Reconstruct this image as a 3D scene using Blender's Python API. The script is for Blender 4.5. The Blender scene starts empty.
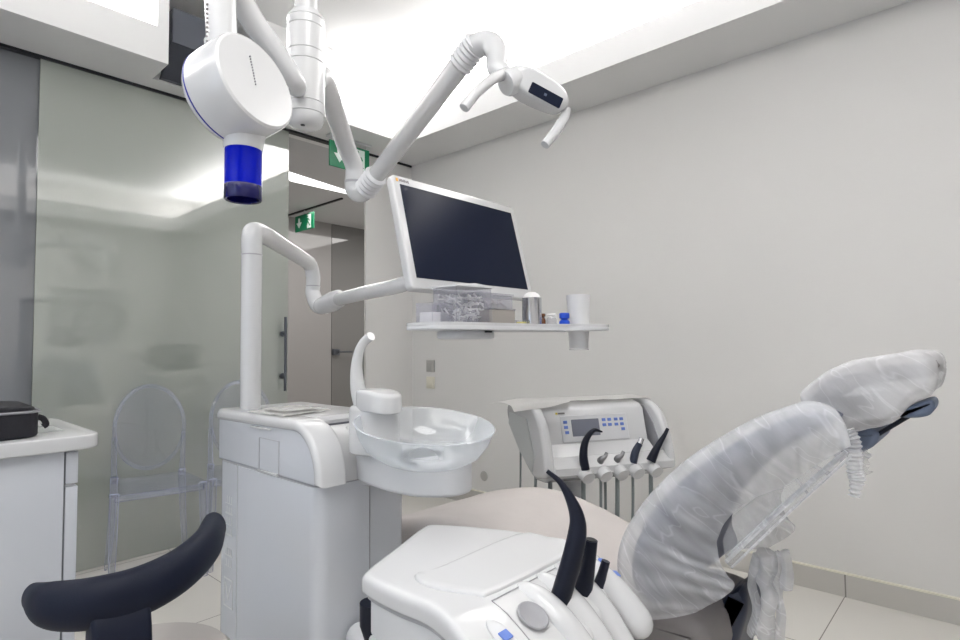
import bpy, bmesh, math, random
from mathutils import Vector, Matrix, noise
random.seed(4)
S = bpy.context.scene
COL = S.collection
# ------------------------------------------------------------------ camera
FPX, PITCH, ROLL, YAW, EYE = 567.34, .0442, -.009, .7366, 1.1167
fw = Vector((math.cos(PITCH)*math.cos(YAW), math.cos(PITCH)*math.sin(YAW), math.sin(PITCH)))
r0 = Vector((math.sin(YAW), -math.cos(YAW), 0)); u0 = r0.cross(fw)
rt = math.cos(ROLL)*r0 + math.sin(ROLL)*u0
up = -math.sin(ROLL)*r0 + math.cos(ROLL)*u0
EYEP = Vector((0, 0, EYE))
cd = bpy.data.cameras.new('camera'); cam = bpy.data.objects.new('camera', cd); COL.objects.link(cam)
cd.sensor_width = 36; cd.lens = FPX/960*36; cd.clip_start = .02
cam.matrix_world = Matrix.Translation(EYEP) @ Matrix((rt, up, -fw)).transposed().to_4x4()
S.camera = cam
# ------------------------------------------------------------------ world, exposure
w = bpy.data.worlds.new('world'); S.world = w; w.use_nodes = True
w.node_tree.nodes['Background'].inputs[0].default_value = (.75, .85, 1, 1)
w.node_tree.nodes['Background'].inputs[1].default_value = .4
S.view_settings.view_transform = 'Standard'; S.view_settings.look = 'None'
S.view_settings.gamma = 1; S.view_settings.use_curve_mapping = False
S.view_settings.exposure = 0.36
LUM = 4.0          # luminous ceiling panels
# daylight from the window in the wall behind the camera
def area(name, loc, rot, sx, sy, power, col):
    l = bpy.data.lights.new(name, 'AREA'); l.shape = 'RECTANGLE'; l.size = sx; l.size_y = sy
    l.energy = power; l.color = col
    o = bpy.data.objects.new(name, l); COL.objects.link(o); o.location = loc; o.rotation_euler = rot
    return o
area('window_daylight', (-1.6, .9, 1.55), (0, math.radians(-90), 0), 1.3, 1.7, 3, (.72, .84, 1))
# cove lights lying on the soffit ledges behind their lips, shining up at the recessed ceiling
COVE = 56
for cx_, cy_, sx_, sy_ in ((2.79, 1.2, .24, 3.9), (-1.45, 1.2, .24, 3.9), (-.35, 3.22, 2.5, .2), (.6, -.78, 4.2, .2)):
    area('cove_light', (cx_, cy_, 2.63), (math.radians(180), 0, 0), sx_, sy_, COVE*sx_*sy_*(.2 if cy_ < 0 else 1), (1, .992, .985))
area('cove_light', (2.29, 3.24, 2.63), (math.radians(180), 0, 0), .5, .2, COVE*.1, (1, .992, .985))
area('ceiling_fill', (.3, .1, 2.97), (0, 0, 0), .9, 1.2, 21, (1, .99, .975))  # added fill light, no fixture here; brightens upward faces and floor bounce
area('corridor_fill', (3.1, 4.6, 2.5), (0, 0, 0), 2.4, 1.2, 30, (1, .97, .94))  # added fill light lifting the dark corridor, wider than its visible strip

def ray(x, y): return fw + rt*((x-480)/FPX) + up*((320-y)/FPX)
def at(x, y, d): return EYEP + ray(x, y)*d
def onX(x, y, v): d = ray(x, y); return EYEP + d*(v/d.x)
def onY(x, y, v): d = ray(x, y); return EYEP + d*(v/d.y)
def onZ(x, y, v): d = ray(x, y); return EYEP + d*((v-EYE)/d.z)
V = Vector
# ------------------------------------------------------------------ materials
def mat(name, col, rough=.5, metal=0, coat=0, ior=1.5, trans=0, emis=0, emcol=None, bump=0, bscale=30, vary=0, vscale=3, alpha=1, spec=None):
    m = bpy.data.materials.new(name); m.use_nodes = True; nt = m.node_tree; b = nt.nodes['Principled BSDF']
    b.inputs['Base Color'].default_value = (*col, 1); b.inputs['Roughness'].default_value = rough
    b.inputs['Metallic'].default_value = metal; b.inputs['Coat Weight'].default_value = coat
    b.inputs['Coat Roughness'].default_value = .04
    b.inputs['IOR'].default_value = ior; b.inputs['Transmission Weight'].default_value = trans
    b.inputs['Alpha'].default_value = alpha
    if spec is not None: b.inputs['Specular IOR Level'].default_value = spec
    if emis:
        b.inputs['Emission Color'].default_value = (*(emcol or col), 1); b.inputs['Emission Strength'].default_value = emis
    tc = nt.nodes.new('ShaderNodeTexCoord')
    if bump:
        n = nt.nodes.new('ShaderNodeTexNoise'); n.inputs['Scale'].default_value = bscale; n.inputs['Detail'].default_value = 6
        nt.links.new(tc.outputs['Object'], n.inputs['Vector'])
        bp = nt.nodes.new('ShaderNodeBump'); bp.inputs['Strength'].default_value = bump; bp.inputs['Distance'].default_value = .01
        nt.links.new(n.outputs['Fac'], bp.inputs['Height']); nt.links.new(bp.outputs['Normal'], b.inputs['Normal'])
    if vary:
        n = nt.nodes.new('ShaderNodeTexNoise'); n.inputs['Scale'].default_value = vscale; n.inputs['Detail'].default_value = 5
        nt.links.new(tc.outputs['Object'], n.inputs['Vector'])
        r = nt.nodes.new('ShaderNodeMapRange'); r.inputs['To Min'].default_value = 1-vary; r.inputs['To Max'].default_value = 1+vary
        nt.links.new(n.outputs['Fac'], r.inputs['Value'])
        mx = nt.nodes.new('ShaderNodeVectorMath'); mx.operation = 'SCALE'; mx.inputs[0].default_value = col
        nt.links.new(r.outputs['Result'], mx.inputs['Scale']); nt.links.new(mx.outputs['Vector'], b.inputs['Base Color'])
    return m

def film_mat(name, col, opac, wave=.0, scale=9):
    """thin translucent cover film: opacity varies with creases"""
    m = bpy.data.materials.new(name); m.use_nodes = True; nt = m.node_tree; nt.nodes.clear()
    out = nt.nodes.new('ShaderNodeOutputMaterial')
    tr = nt.nodes.new('ShaderNodeBsdfTransparent')
    df = nt.nodes.new('ShaderNodeBsdfDiffuse'); df.inputs[0].default_value = (*col, 1)
    tl = nt.nodes.new('ShaderNodeBsdfTranslucent'); tl.inputs[0].default_value = (*col, 1)
    gl = nt.nodes.new('ShaderNodeBsdfGlossy'); gl.inputs['Roughness'].default_value = .3
    a = nt.nodes.new('ShaderNodeMixShader'); a.inputs[0].default_value = .45
    nt.links.new(df.outputs[0], a.inputs[1]); nt.links.new(tl.outputs[0], a.inputs[2])
    g = nt.nodes.new('ShaderNodeMixShader'); g.inputs[0].default_value = .06
    nt.links.new(a.outputs[0], g.inputs[1]); nt.links.new(gl.outputs[0], g.inputs[2])
    tc = nt.nodes.new('ShaderNodeTexCoord'); mp = nt.nodes.new('ShaderNodeCombineXYZ')
    for ax_, dv in (('X', (.6, 0, 0)), ('Y', (0, -1.5, 1.5)), ('Z', (0, .4, .4))):
        dp = nt.nodes.new('ShaderNodeVectorMath'); dp.operation = 'DOT_PRODUCT'; dp.inputs[1].default_value = dv
        nt.links.new(tc.outputs['Object'], dp.inputs[0]); nt.links.new(dp.outputs['Value'], mp.inputs[ax_])
    n = nt.nodes.new('ShaderNodeTexNoise'); n.inputs['Scale'].default_value = scale; n.inputs['Detail'].default_value = 7; n.inputs['Distortion'].default_value = .4
    nt.links.new(mp.outputs[0], n.inputs['Vector'])
    v = nt.nodes.new('ShaderNodeTexNoise'); v.inputs['Scale'].default_value = scale*1.6; v.inputs['Detail'].default_value = 1.5; v.inputs['Distortion'].default_value = .5
    nt.links.new(mp.outputs[0], v.inputs['Vector'])
    # thin crease lines where the second noise crosses .5
    s = nt.nodes.new('ShaderNodeMath'); s.operation = 'SUBTRACT'; s.inputs[1].default_value = .5; nt.links.new(v.outputs['Fac'], s.inputs[0])
    ab = nt.nodes.new('ShaderNodeMath'); ab.operation = 'ABSOLUTE'; nt.links.new(s.outputs[0], ab.inputs[0])
    r2 = nt.nodes.new('ShaderNodeMapRange'); r2.inputs['From Max'].default_value = .02; r2.inputs['To Min'].default_value = .13; r2.inputs['To Max'].default_value = 0
    nt.links.new(ab.outputs[0], r2.inputs['Value'])
    r1 = nt.nodes.new('ShaderNodeMapRange'); r1.inputs['From Min'].default_value = .3; r1.inputs['From Max'].default_value = .7
    r1.inputs['To Min'].default_value = opac-.14; r1.inputs['To Max'].default_value = opac+.14
    nt.links.new(n.outputs['Fac'], r1.inputs['Value'])
    ad = nt.nodes.new('ShaderNodeMath'); ad.operation = 'ADD'; ad.use_clamp = True
    nt.links.new(r1.outputs[0], ad.inputs[0]); nt.links.new(r2.outputs[0], ad.inputs[1])
    mx = nt.nodes.new('ShaderNodeMixShader'); nt.links.new(ad.outputs[0], mx.inputs[0])
    nt.links.new(tr.outputs[0], mx.inputs[1]); nt.links.new(g.outputs[0], mx.inputs[2])
    bp = nt.nodes.new('ShaderNodeBump'); bp.inputs['Strength'].default_value = .35; bp.inputs['Distance'].default_value = .02
    nt.links.new(n.outputs['Fac'], bp.inputs['Height'])
    for s_ in (df, gl): nt.links.new(bp.outputs[0], s_.inputs['Normal'])
    nt.links.new(mx.outputs[0], out.inputs[0])
    return m

def clear_mat(name, tint, edge, base=.06, rough=.03, edgemix=.5):
    """clear plastic or glass sheet: see-through, darker and tinted at grazing edges, reflecting"""
    m = bpy.data.materials.new(name); m.use_nodes = True; nt = m.node_tree; nt.nodes.clear()
    out = nt.nodes.new('ShaderNodeOutputMaterial')
    tr = nt.nodes.new('ShaderNodeBsdfTransparent'); tr.inputs[0].default_value = (*tint, 1)
    df = nt.nodes.new('ShaderNodeBsdfDiffuse'); df.inputs[0].default_value = (*edge, 1)
    gl = nt.nodes.new('ShaderNodeBsdfGlossy'); gl.inputs['Roughness'].default_value = rough
    lw = nt.nodes.new('ShaderNodeLayerWeight'); lw.inputs['Blend'].default_value = .25
    mr = nt.nodes.new('ShaderNodeMapRange'); mr.inputs['To Min'].default_value = base; mr.inputs['To Max'].default_value = edgemix
    nt.links.new(lw.outputs['Facing'], mr.inputs['Value'])
    a = nt.nodes.new('ShaderNodeMixShader'); nt.links.new(mr.outputs[0], a.inputs[0])
    nt.links.new(tr.outputs[0], a.inputs[1]); nt.links.new(df.outputs[0], a.inputs[2])
    m3 = nt.nodes.new('ShaderNodeMath'); m3.operation = 'POWER'; m3.inputs[1].default_value = 2.5; nt.links.new(lw.outputs['Facing'], m3.inputs[0])
    m2 = nt.nodes.new('ShaderNodeMapRange'); m2.inputs['To Min'].default_value = .035; m2.inputs['To Max'].default_value = .45; nt.links.new(m3.outputs[0], m2.inputs['Value'])
    g = nt.nodes.new('ShaderNodeMixShader'); nt.links.new(m2.outputs[0], g.inputs[0])
    nt.links.new(a.outputs[0], g.inputs[1]); nt.links.new(gl.outputs[0], g.inputs[2])
    nt.links.new(g.outputs[0], out.inputs[0])
    return m

M = dict(
    wall=mat('plaster_wall', (.76, .747, .73), .85, bump=.06, bscale=25, vary=.035, vscale=1.6),
    white=mat('white_paint', (.80, .797, .793), .8, vary=.01),
    plastic=mat('white_gloss_plastic', (.63, .632, .64), .22, coat=.3),
    satin=mat('white_satin_plastic', (.67, .675, .69), .38),
    enamel=mat('white_lacquer', (.6, .62, .66), .2, coat=.4),
    cream=mat('cream_plastic', (.8, .77, .66), .4),
    gasket=mat('grey_seam', (.12, .12, .14), .6),
    seam=mat('pale_grey_seam', (.36, .36, .38), .6),
    black=mat('black_track', (.008, .008, .012), .5),
    navy=mat('navy_black_plastic', (.004, .006, .017), .42, spec=.3),
    leather=mat('navy_vinyl', (.004, .007, .02), .55, bump=.05, bscale=300, spec=.25),
    slate=mat('slate_blue_plastic', (.10, .13, .2), .45),
    darkslate=mat('dark_slate_column', (.018, .026, .055), .4),
    cushion=mat('grey_cushion', (.13, .14, .185), .6),
    headcushion=mat('greige_cushion', (.2, .185, .185), .6),
    velvet=mat('greige_seat_velour', (.56, .52, .5), .8, bump=.15, bscale=14, vary=.08, vscale=9),
    blue=mat('blue_translucent_plastic', (.0, .01, .62), .15, trans=.35, ior=1.3, coat=.15, spec=.3),
    bluedark=mat('dark_blue_rim', (.004, .004, .08), .25),
    blueline=mat('blue_trim_line', (.01, .015, .3), .4),
    bluecap=mat('blue_cap_plastic', (.01, .07, .55), .35),
    steel=mat('brushed_steel', (.62, .62, .64), .22, metal=1),
    tool=mat('steel_tool', (.3, .3, .31), .3, metal=1),
    darksteel=mat('dark_grey_steel', (.12, .13, .15), .35, metal=.8),
    boxgrey=mat('anthracite_box', (.1, .11, .135), .5),
    boxgreydark=mat('anthracite_slot_face', (.035, .04, .055), .5),
    screen=mat('dark_screen', (.013, .017, .034), .2, spec=.08),
    lcd=mat('grey_lcd', (.2, .21, .26), .25),
    key=mat('blue_keys', (.13, .22, .6), .5),
    hose=mat('grey_green_hose', (.25, .28, .28), .5),
    pane=mat('grey_green_lacquered_glass', (.345, .368, .335), .0, ior=2.3),
    pane2=mat('grey_lacquered_glass', (.17, .18, .195), .0, ior=2.2),
    backpanel=mat('grey_gloss_panel', (.31, .30, .297), .05, ior=1.6, vary=.04),
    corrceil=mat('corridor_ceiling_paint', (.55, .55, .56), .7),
    backdoor=mat('grey_tinted_door_glass', (.17, .168, .165), .03, ior=1.9),
    green=mat('sign_green', (.0, .2, .085), .4),
    signwhite=mat('sign_white', (.75, .85, .8), .4),
    bagcloth=mat('black_nylon', (.006, .006, .011), .7, bump=.2, bscale=200),
    zip=mat('grey_zip', (.3, .3, .32), .5),
    amber=mat('amber_glass', (.12, .035, .01), .2, coat=.5),
    cotton=mat('cotton', (.82, .8, .8), .9, bump=.4, bscale=120),
    paper=mat('paper', (.9, .89, .87), 1, spec=0),
    stoolseat=mat('greige_stool_seat', (.42, .39, .37), .6),
    orange=mat('orange_mark', (.85, .42, .03), .5),
    yellow=mat('yellow_mark', (.8, .62, .05), .5),
    greytext=mat('grey_marks', (.22, .2, .2), .5),
    faint=mat('faint_grey_marks', (.52, .54, .54), .35),
    boxmetal=mat('grey_beige_metal', (.43, .4, .37), .4, metal=.5),
    lum=mat('luminous_ceiling', (1, 1, 1), .5, emis=LUM, emcol=(1, .99, .97)),
    strip=mat('corridor_light_strip', (1, 1, 1), .5, emis=1.3),
    window=mat('bright_window', (.8, .88, 1), .5, emis=.5, emcol=(.66, .8, 1)),
    label=mat('yellow_liquid', (.75, .7, .2), .4),
)
M['film'] = film_mat('cover_film', (.86, .87, .9), .5)
M['filmclear'] = film_mat('clear_film', (.85, .86, .89), .25, scale=2.5)
M['filmhead'] = film_mat('head_cover_film', (.88, .88, .9), .62, scale=9)
M['ghost'] = clear_mat('clear_polycarbonate', (.965, .97, .99), (.56, .59, .78), base=.07, edgemix=.75)
M['ghostseat'] = clear_mat('clear_polycarbonate_seat', (.93, .94, .97), (.5, .52, .62), base=.03, edgemix=.22)
M['clearbox'] = clear_mat('clear_acrylic', (.97, .97, .985), (.6, .6, .68), base=.03, edgemix=.4)
M['bowl'] = clear_mat('frosted_bowl_glass', (.97, .98, .99), (.8, .83, .86), base=.2, rough=.06, edgemix=.7)

# floor tiles: large pale tiles, joints from modulo of object coordinates
def tile_mat(name, col, joint, sx, sy, ox, oy, wd=.004):
    m = mat(name, col, .16, vary=.015, ior=1.45); nt = m.node_tree; b = nt.nodes['Principled BSDF']
    src = b.inputs['Base Color'].links[0].from_socket
    tc = nt.nodes.new('ShaderNodeTexCoord'); sp = nt.nodes.new('ShaderNodeSeparateXYZ'); nt.links.new(tc.outputs['Object'], sp.inputs[0])
    fac = None
    for ax, s, o in (('X', sx, ox), ('Y', sy, oy)):
        a = nt.nodes.new('ShaderNodeMath'); a.operation = 'SUBTRACT'; a.inputs[1].default_value = o - 50*s; nt.links.new(sp.outputs[ax], a.inputs[0])
        q = nt.nodes.new('ShaderNodeMath'); q.operation = 'MODULO'; q.inputs[1].default_value = s; nt.links.new(a.outputs[0], q.inputs[0])
        l = nt.nodes.new('ShaderNodeMath'); l.operation = 'LESS_THAN'; l.inputs[1].default_value = wd; nt.links.new(q.outputs[0], l.inputs[0])
        if fac is None: fac = l.outputs[0]
        else:
            x = nt.nodes.new('ShaderNodeMath'); x.operation = 'MAXIMUM'; nt.links.new(fac, x.inputs[0]); nt.links.new(l.outputs[0], x.inputs[1]); fac = x.outputs[0]
    mx = nt.nodes.new('ShaderNodeMix'); mx.data_type = 'RGBA'
    nt.links.new(fac, mx.inputs['Factor']); nt.links.new(src, mx.inputs['A']); mx.inputs['B'].default_value = (*joint, 1)
    nt.links.new(mx.outputs['Result'], b.inputs['Base Color'])
    return m
M['floor'] = tile_mat('floor_tiles', (.76, .735, .69), (.3, .28, .26), 1.2, .957, .0, .527)
M['base'] = tile_mat('baseboard_tiles', (.6, .58, .545), (.28, .27, .25), 50, .957, 7.7, .522, .006)

# ------------------------------------------------------------------ mesh helpers
def mkobj(name, bm, m, parent=None, T=None, smooth=35):
    if T is not None: bmesh.ops.transform(bm, matrix=T, verts=bm.verts)
    bmesh.ops.recalc_face_normals(bm, faces=bm.faces)
    me = bpy.data.meshes.new(name); bm.to_mesh(me); bm.free()
    me.materials.append(M[m] if isinstance(m, str) else m)
    if smooth:
        for p in me.polygons: p.use_smooth = True
        me.set_sharp_from_angle(angle=math.radians(smooth))
    o = bpy.data.objects.new(name, me); COL.objects.link(o)
    if parent:
        o.parent = parent
        R = Matrix.Identity(4); q = parent
        while q:
            R = q.matrix_basis @ R if q.parent is None else (q.matrix_parent_inverse @ q.matrix_basis) @ R
            q = q.parent
        o.matrix_parent_inverse = R.inverted()
    return o
def tag(o, label, cat, group=None, kind=None):
    if label: o['label'] = label
    if cat: o['category'] = cat
    if group: o['group'] = group
    if kind: o['kind'] = kind
    return o
def thing(name, loc, label, cat, group=None, rz=0):
    o = bpy.data.objects.new(name, None); COL.objects.link(o); o.location = loc; o.rotation_euler = (0, 0, rz)
    o.empty_display_size = .05
    return tag(o, label, cat, group)
def struct(name, bm, m, T=None, smooth=0):
    o = mkobj(name, bm, m, None, T, smooth); o['kind'] = 'structure'; return o
def copy_tree(o, parent=None):
    c = o.copy(); COL.objects.link(c)
    if parent: c.parent = parent
    for ch in [x for x in bpy.data.objects if x.parent == o]: copy_tree(ch, c)
    return c

def box(x0, x1, y0, y1, z0, z1, bev=0, seg=2, bm=None):
    bm2 = bmesh.new()
    vs = [bm2.verts.new(p) for p in ((x0,y0,z0),(x1,y0,z0),(x1,y1,z0),(x0,y1,z0),(x0,y0,z1),(x1,y0,z1),(x1,y1,z1),(x0,y1,z1))]
    for f in ((0,3,2,1),(4,5,6,7),(0,1,5,4),(1,2,6,5),(2,3,7,6),(3,0,4,7)): bm2.faces.new([vs[i] for i in f])
    if bev: bmesh.ops.bevel(bm2, geom=list(bm2.edges), offset=bev, segments=seg, profile=.5, affect='EDGES')
    if bm is None: return bm2
    return merge(bm, bm2)
def merge(bm, other):
    me = bpy.data.meshes.new('t'); other.to_mesh(me); other.free(); bm.from_mesh(me); bpy.data.meshes.remove(me); return bm
def prism(pts, axis, a, b, bev=0, seg=3, bm=None):
    """polygon of 2D points extruded along axis; axis 'x': pts=(y,z); 'y': (x,z); 'z': (x,y)"""
    b2 = bmesh.new()
    def p3(p, t): return {'x': (t, p[0], p[1]), 'y': (p[0], t, p[1]), 'z': (p[0], p[1], t)}[axis]
    lo = [b2.verts.new(p3(p, a)) for p in pts]; hi = [b2.verts.new(p3(p, b)) for p in pts]
    fl = b2.faces.new(lo); fh = b2.faces.new(hi[::-1]); n = len(pts)
    for i in range(n): b2.faces.new((lo[i], lo[(i+1) % n], hi[(i+1) % n], hi[i]))
    bmesh.ops.recalc_face_normals(b2, faces=b2.faces)
    if bev:
        ed = list(fl.edges) + list(fh.edges)
        bmesh.ops.bevel(b2, geom=ed, offset=bev, segments=seg, profile=.5, affect='EDGES')
    return b2 if bm is None else merge(bm, b2)
def catmull(pts, n=8):
    P_ = [V(p) for p in pts]; out = []
    Q = [P_[0]*2-P_[1]] + P_ + [P_[-1]*2-P_[-2]]
    for i in range(1, len(Q)-2):
        a, b, c, d = Q[i-1:i+3]
        for k in range(n):
            t = k/n
            out.append(.5*((2*b) + (c-a)*t + (2*a-5*b+4*c-d)*t*t + (3*b-a-3*c+d)*t**3))
    out.append(P_[-1]); return out
def smooth2(pts, n=6, closed=False):
    if closed:
        P_ = [V((p[0], p[1], 0)) for p in pts]; m = len(P_); out = []
        for i in range(m):
            a, b, c, d = P_[i-1], P_[i], P_[(i+1) % m], P_[(i+2) % m]
            for k in range(n):
                t = k/n; q = .5*((2*b) + (c-a)*t + (2*a-5*b+4*c-d)*t*t + (3*b-a-3*c+d)*t**3)
                out.append((q.x, q.y))
        return out
    return [(q.x, q.y) for q in catmull([(p[0], p[1], 0) for p in pts], n)]
def tube(pts, rad, seg=16, n=8, sm=True, flat=(1, 1), upv=None, bm=None, cap=True, roundcap=False):
    """swept tube; rad is a number or list per control point; flat scales the section's two axes"""
    if not isinstance(rad, (list, tuple)): rad = [rad]*len(pts)
    path = catmull(pts, n) if sm else [V(p) for p in pts]
    if sm:
        rr = [q.x for q in catmull([(r, 0, 0) for r in rad], n)]
    else: rr = list(rad)
    if roundcap:
        d0 = (path[0]-path[1]).normalized(); d1 = (path[-1]-path[-2]).normalized()
        pre = []; suf = []
        for k in range(1, 5):
            a = k/4*math.pi/2*.97
            pre.append((path[0]+d0*rr[0]*math.sin(a), rr[0]*math.cos(a))); suf.append((path[-1]+d1*rr[-1]*math.sin(a), rr[-1]*math.cos(a)))
        path = [p for p, _ in pre[::-1]] + path + [p for p, _ in suf]
        rr = [r for _, r in pre[::-1]] + rr + [r for _, r in suf]
    b2 = bmesh.new() if bm is None else bm
    u_ = V(upv) if upv else V((0, 0, 1))
    t0 = (path[1]-path[0]).normalized()
    if abs(t0.dot(u_)) > .95: u_ = V((1, 0, 0))
    nrm = (u_ - t0*u_.dot(t0)).normalized(); rings = []
    for i, p in enumerate(path):
        t = (path[min(i+1, len(path)-1)] - path[max(i-1, 0)]).normalized()
        nrm = (nrm - t*nrm.dot(t)).normalized(); bn = t.cross(nrm)
        rings.append([b2.verts.new(p + nrm*math.cos(2*math.pi*k/seg)*rr[i]*flat[0] + bn*math.sin(2*math.pi*k/seg)*rr[i]*flat[1]) for k in range(seg)])
    for a, b in zip(rings, rings[1:]):
        for k in range(seg): b2.faces.new((a[k], a[(k+1) % seg], b[(k+1) % seg], b[k]))
    if cap: b2.faces.new(rings[0][::-1]); b2.faces.new(rings[-1])
    return b2
def lathe(prof, seg=32, bm=None, T=None):
    """profile of (r, z), closed on the axis where r is 0"""
    b2 = bmesh.new(); rings = []
    for r, z in prof:
        if r < 1e-6: rings.append([b2.verts.new((0, 0, z))])
        else: rings.append([b2.verts.new((r*math.cos(2*math.pi*k/seg), r*math.sin(2*math.pi*k/seg), z)) for k in range(seg)])
    for a, b in zip(rings, rings[1:]):
        if len(a) == 1 and len(b) == 1: continue
        for k in range(seg):
            k2 = (k+1) % seg
            if len(a) == 1: b2.faces.new((a[0], b[k2], b[k]))
            elif len(b) == 1: b2.faces.new((a[k], a[k2], b[0]))
            else: b2.faces.new((a[k], a[k2], b[k2], b[k]))
    if T is not None: bmesh.ops.transform(b2, matrix=T, verts=b2.verts)
    return b2 if bm is None else merge(bm, b2)
def align(loc, zdir, xdir=(1, 0, 0)):
    z = V(zdir).normalized(); x = V(xdir); x = x - z*x.dot(z)
    if x.length < 1e-4: x = V((0, 1, 0)) - z*z.y
    x.normalize(); y = z.cross(x)
    return Matrix.Translation(V(loc)) @ Matrix((x, y, z)).transposed().to_4x4()
def plan_solid(poly, ztop, zbot, bev=.02, rings=10, bseg=4):
    """closed body over a plan outline whose top and bottom follow height functions, with rounded rims"""
    n = len(poly); cx = sum(p[0] for p in poly)/n; cy = sum(p[1] for p in poly)/n
    size = sum(math.hypot(p[0]-cx, p[1]-cy) for p in poly)/n
    b2 = bmesh.new()
    def ring(s, zf, dz):
        out = []
        for p in poly:
            x = cx+(p[0]-cx)*s; y = cy+(p[1]-cy)*s
            out.append(b2.verts.new((x, y, zf(x, y)+dz)))
        return out
    sb = bev/size; R = []
    for i in range(rings): 
        s = (i+.35)/rings*(1-sb); R.append(ring(s, ztop, 0))
    for k in range(bseg+1):
        a = k/bseg*math.pi/2; R.append(ring(1-sb+sb*math.sin(a), ztop, -bev*(1-math.cos(a))))
    for k in range(bseg+1):
        a = (1-k/bseg)*math.pi/2; R.append(ring(1-sb+sb*math.sin(a), zbot, bev*.6*(1-math.cos(a))))
    for i in reversed(range(rings)):
        s = (i+.35)/rings*(1-sb); R.append(ring(s, zbot, 0))
    for a, b in zip(R, R[1:]):
        for k in range(n): b2.faces.new((a[k], b[k], b[(k+1) % n], a[(k+1) % n]))
    b2.faces.new(R[0]); b2.faces.new(R[-1][::-1])
    return b2
def rrect(x0, x1, y0, y1, r, n=5):
    out = []
    for cx, cy, a0 in ((x1-r, y1-r, 0), (x0+r, y1-r, 90), (x0+r, y0+r, 180), (x1-r, y0+r, 270)):
        for k in range(n+1):
            a = math.radians(a0+90*k/n); out.append((cx+r*math.cos(a), cy+r*math.sin(a)))
    return out
def ease(t): t = max(0, min(1, t)); return t*t*(3-2*t)
def crumple(bm, amp, scale, seed=0):
    for v in bm.verts:
        n_ = noise.noise_vector(v.co*scale + V((seed, 0, 0)))
        v.co += n_*amp
def subdiv(bm, n): bmesh.ops.subdivide_edges(bm, edges=bm.edges, cuts=n, use_grid_fill=True)

# ================================================================== THE ROOM
XW, YG, ZS, ZC = 2.958, 3.406, 2.55, 3.0
XL, YB = -1.7, -.97
struct('floor', box(XL-.1, 4.2, YB-.1, 4.6, -.1, 0), 'floor')
struct('wall_right', box(XW, XW+.12, YB-.1, YG+.12, 0, ZC+.1), 'wall')
struct('wall_left', box(XL-.12, XL, YB-.1, YG+.1, 0, ZC+.1), 'wall')
struct('wall_back', box(XL, XW, YB-.12, YB, 0, ZC+.1), 'wall')
wi = struct('window_1', box(XL+.001, XL+.03, .0, 1.8, .85, 2.2), 'window')
b = box(XL+.001, XL+.06, -.05, 0, .8, 2.25); box(XL+.001, XL+.06, 1.8, 1.85, .8, 2.25, bm=b); box(XL+.001, XL+.06, .88, .92, .8, 2.25, bm=b)
box(XL+.001, XL+.06, 0, 1.8, .8, .85, bm=b); box(XL+.001, XL+.06, 0, 1.8, 2.2, 2.25, bm=b)
mkobj('window_frame', b, 'white', wi, smooth=0)
# pier between the doorway and the right wall, and header above the glass wall
b = box(2.513, XW+.12, YG, YG+.02, 0, ZS); struct('wall_pier', b, 'wall')
struct('wall_front', box(XL-.1, XW+.12, YG, YG+.12, ZS, ZC+.1), 'white')
struct('baseboard_right', box(XW-.014, XW, YB, YG, 0, .098), 'base')
struct('trim_9', box(XW-.016, XW, YB, YG, .098, .104), 'cream')
# ceiling and its stepped recess
struct('ceiling', box(XL-.1, XW+.1, YB-.1, YG+.1, ZC, ZC+.1), 'white')
struct('trim_1', box(2.585, XW, YB, YG, ZS, ZS+.06), 'white')                 # right soffit
struct('trim_2', box(2.585, 2.625, YB, YG-.36, ZS+.06, 2.703), 'white')        # its lip
struct('trim_3', box(XL, 1.03, YG-.36, YG, ZS, ZS+.06), 'white')               # left soffit
b = box(XL, .978, YG-.36, YG-.31, ZS+.06, 2.725); box(.978, 1.03, YG-.36, YG, ZS+.06, ZC, bm=b)
struct('trim_4', b, 'white')
struct('trim_5', box(1.03, 1.55, YG-.13, YG, ZS, ZS+.06), 'white')             # narrow ledge under the box
struct('trim_6', box(1.55, 2.005, YG-.36, YG, ZS, ZC), 'white')                # boxed-in part up to the ceiling
struct('trim_7', box(2.005, 2.585, YG-.36, YG, ZS, ZS+.06), 'white')
struct('trim_8', box(2.005, 2.585, YG-.36, YG-.31, ZS+.06, 2.705), 'white')
struct('trim_11', box(XL, XW, YB, YB+.37, ZS, ZS+.06), 'white')                 # soffit behind the camera
struct('trim_12', box(XL+.4, XW-.37, YB+.33, YB+.37, ZS+.06, 2.703), 'white')
struct('trim_13', box(XL, XL+.37, YB, YG, ZS, ZS+.06), 'white')
struct('trim_14', box(XL+.33, XL+.37, YB+.33, YG-.36, ZS+.06, 2.703), 'white')
# black track above the glass, glass wall and sliding door
struct('trim_10', box(XL, 2.95, YG-.012, YG+.03, ZS-.014, ZS), 'black')
g1 = struct('window_2', box(XL, .598, YG+.02, YG+.035, 0.005, ZS-.014), 'pane2')
d1 = struct('door_1', box(.575, 1.893, YG, YG+.014, .012, ZS-.014), 'pane')
# pull handle on the sliding door
b = tube([(1.855, 3.365, .835), (1.855, 3.365, 1.308)], .009, sm=False, seg=12)
for z in (.93, 1.20):
    tube([(1.855, 3.365, z), (1.855, YG, z)], .008, sm=False, seg=10, bm=b)
    tube([(1.855, YG-.008, z), (1.855, YG, z)], .018, sm=False, seg=14, bm=b)
mkobj('pull_handle', b, 'darksteel', d1)
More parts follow.
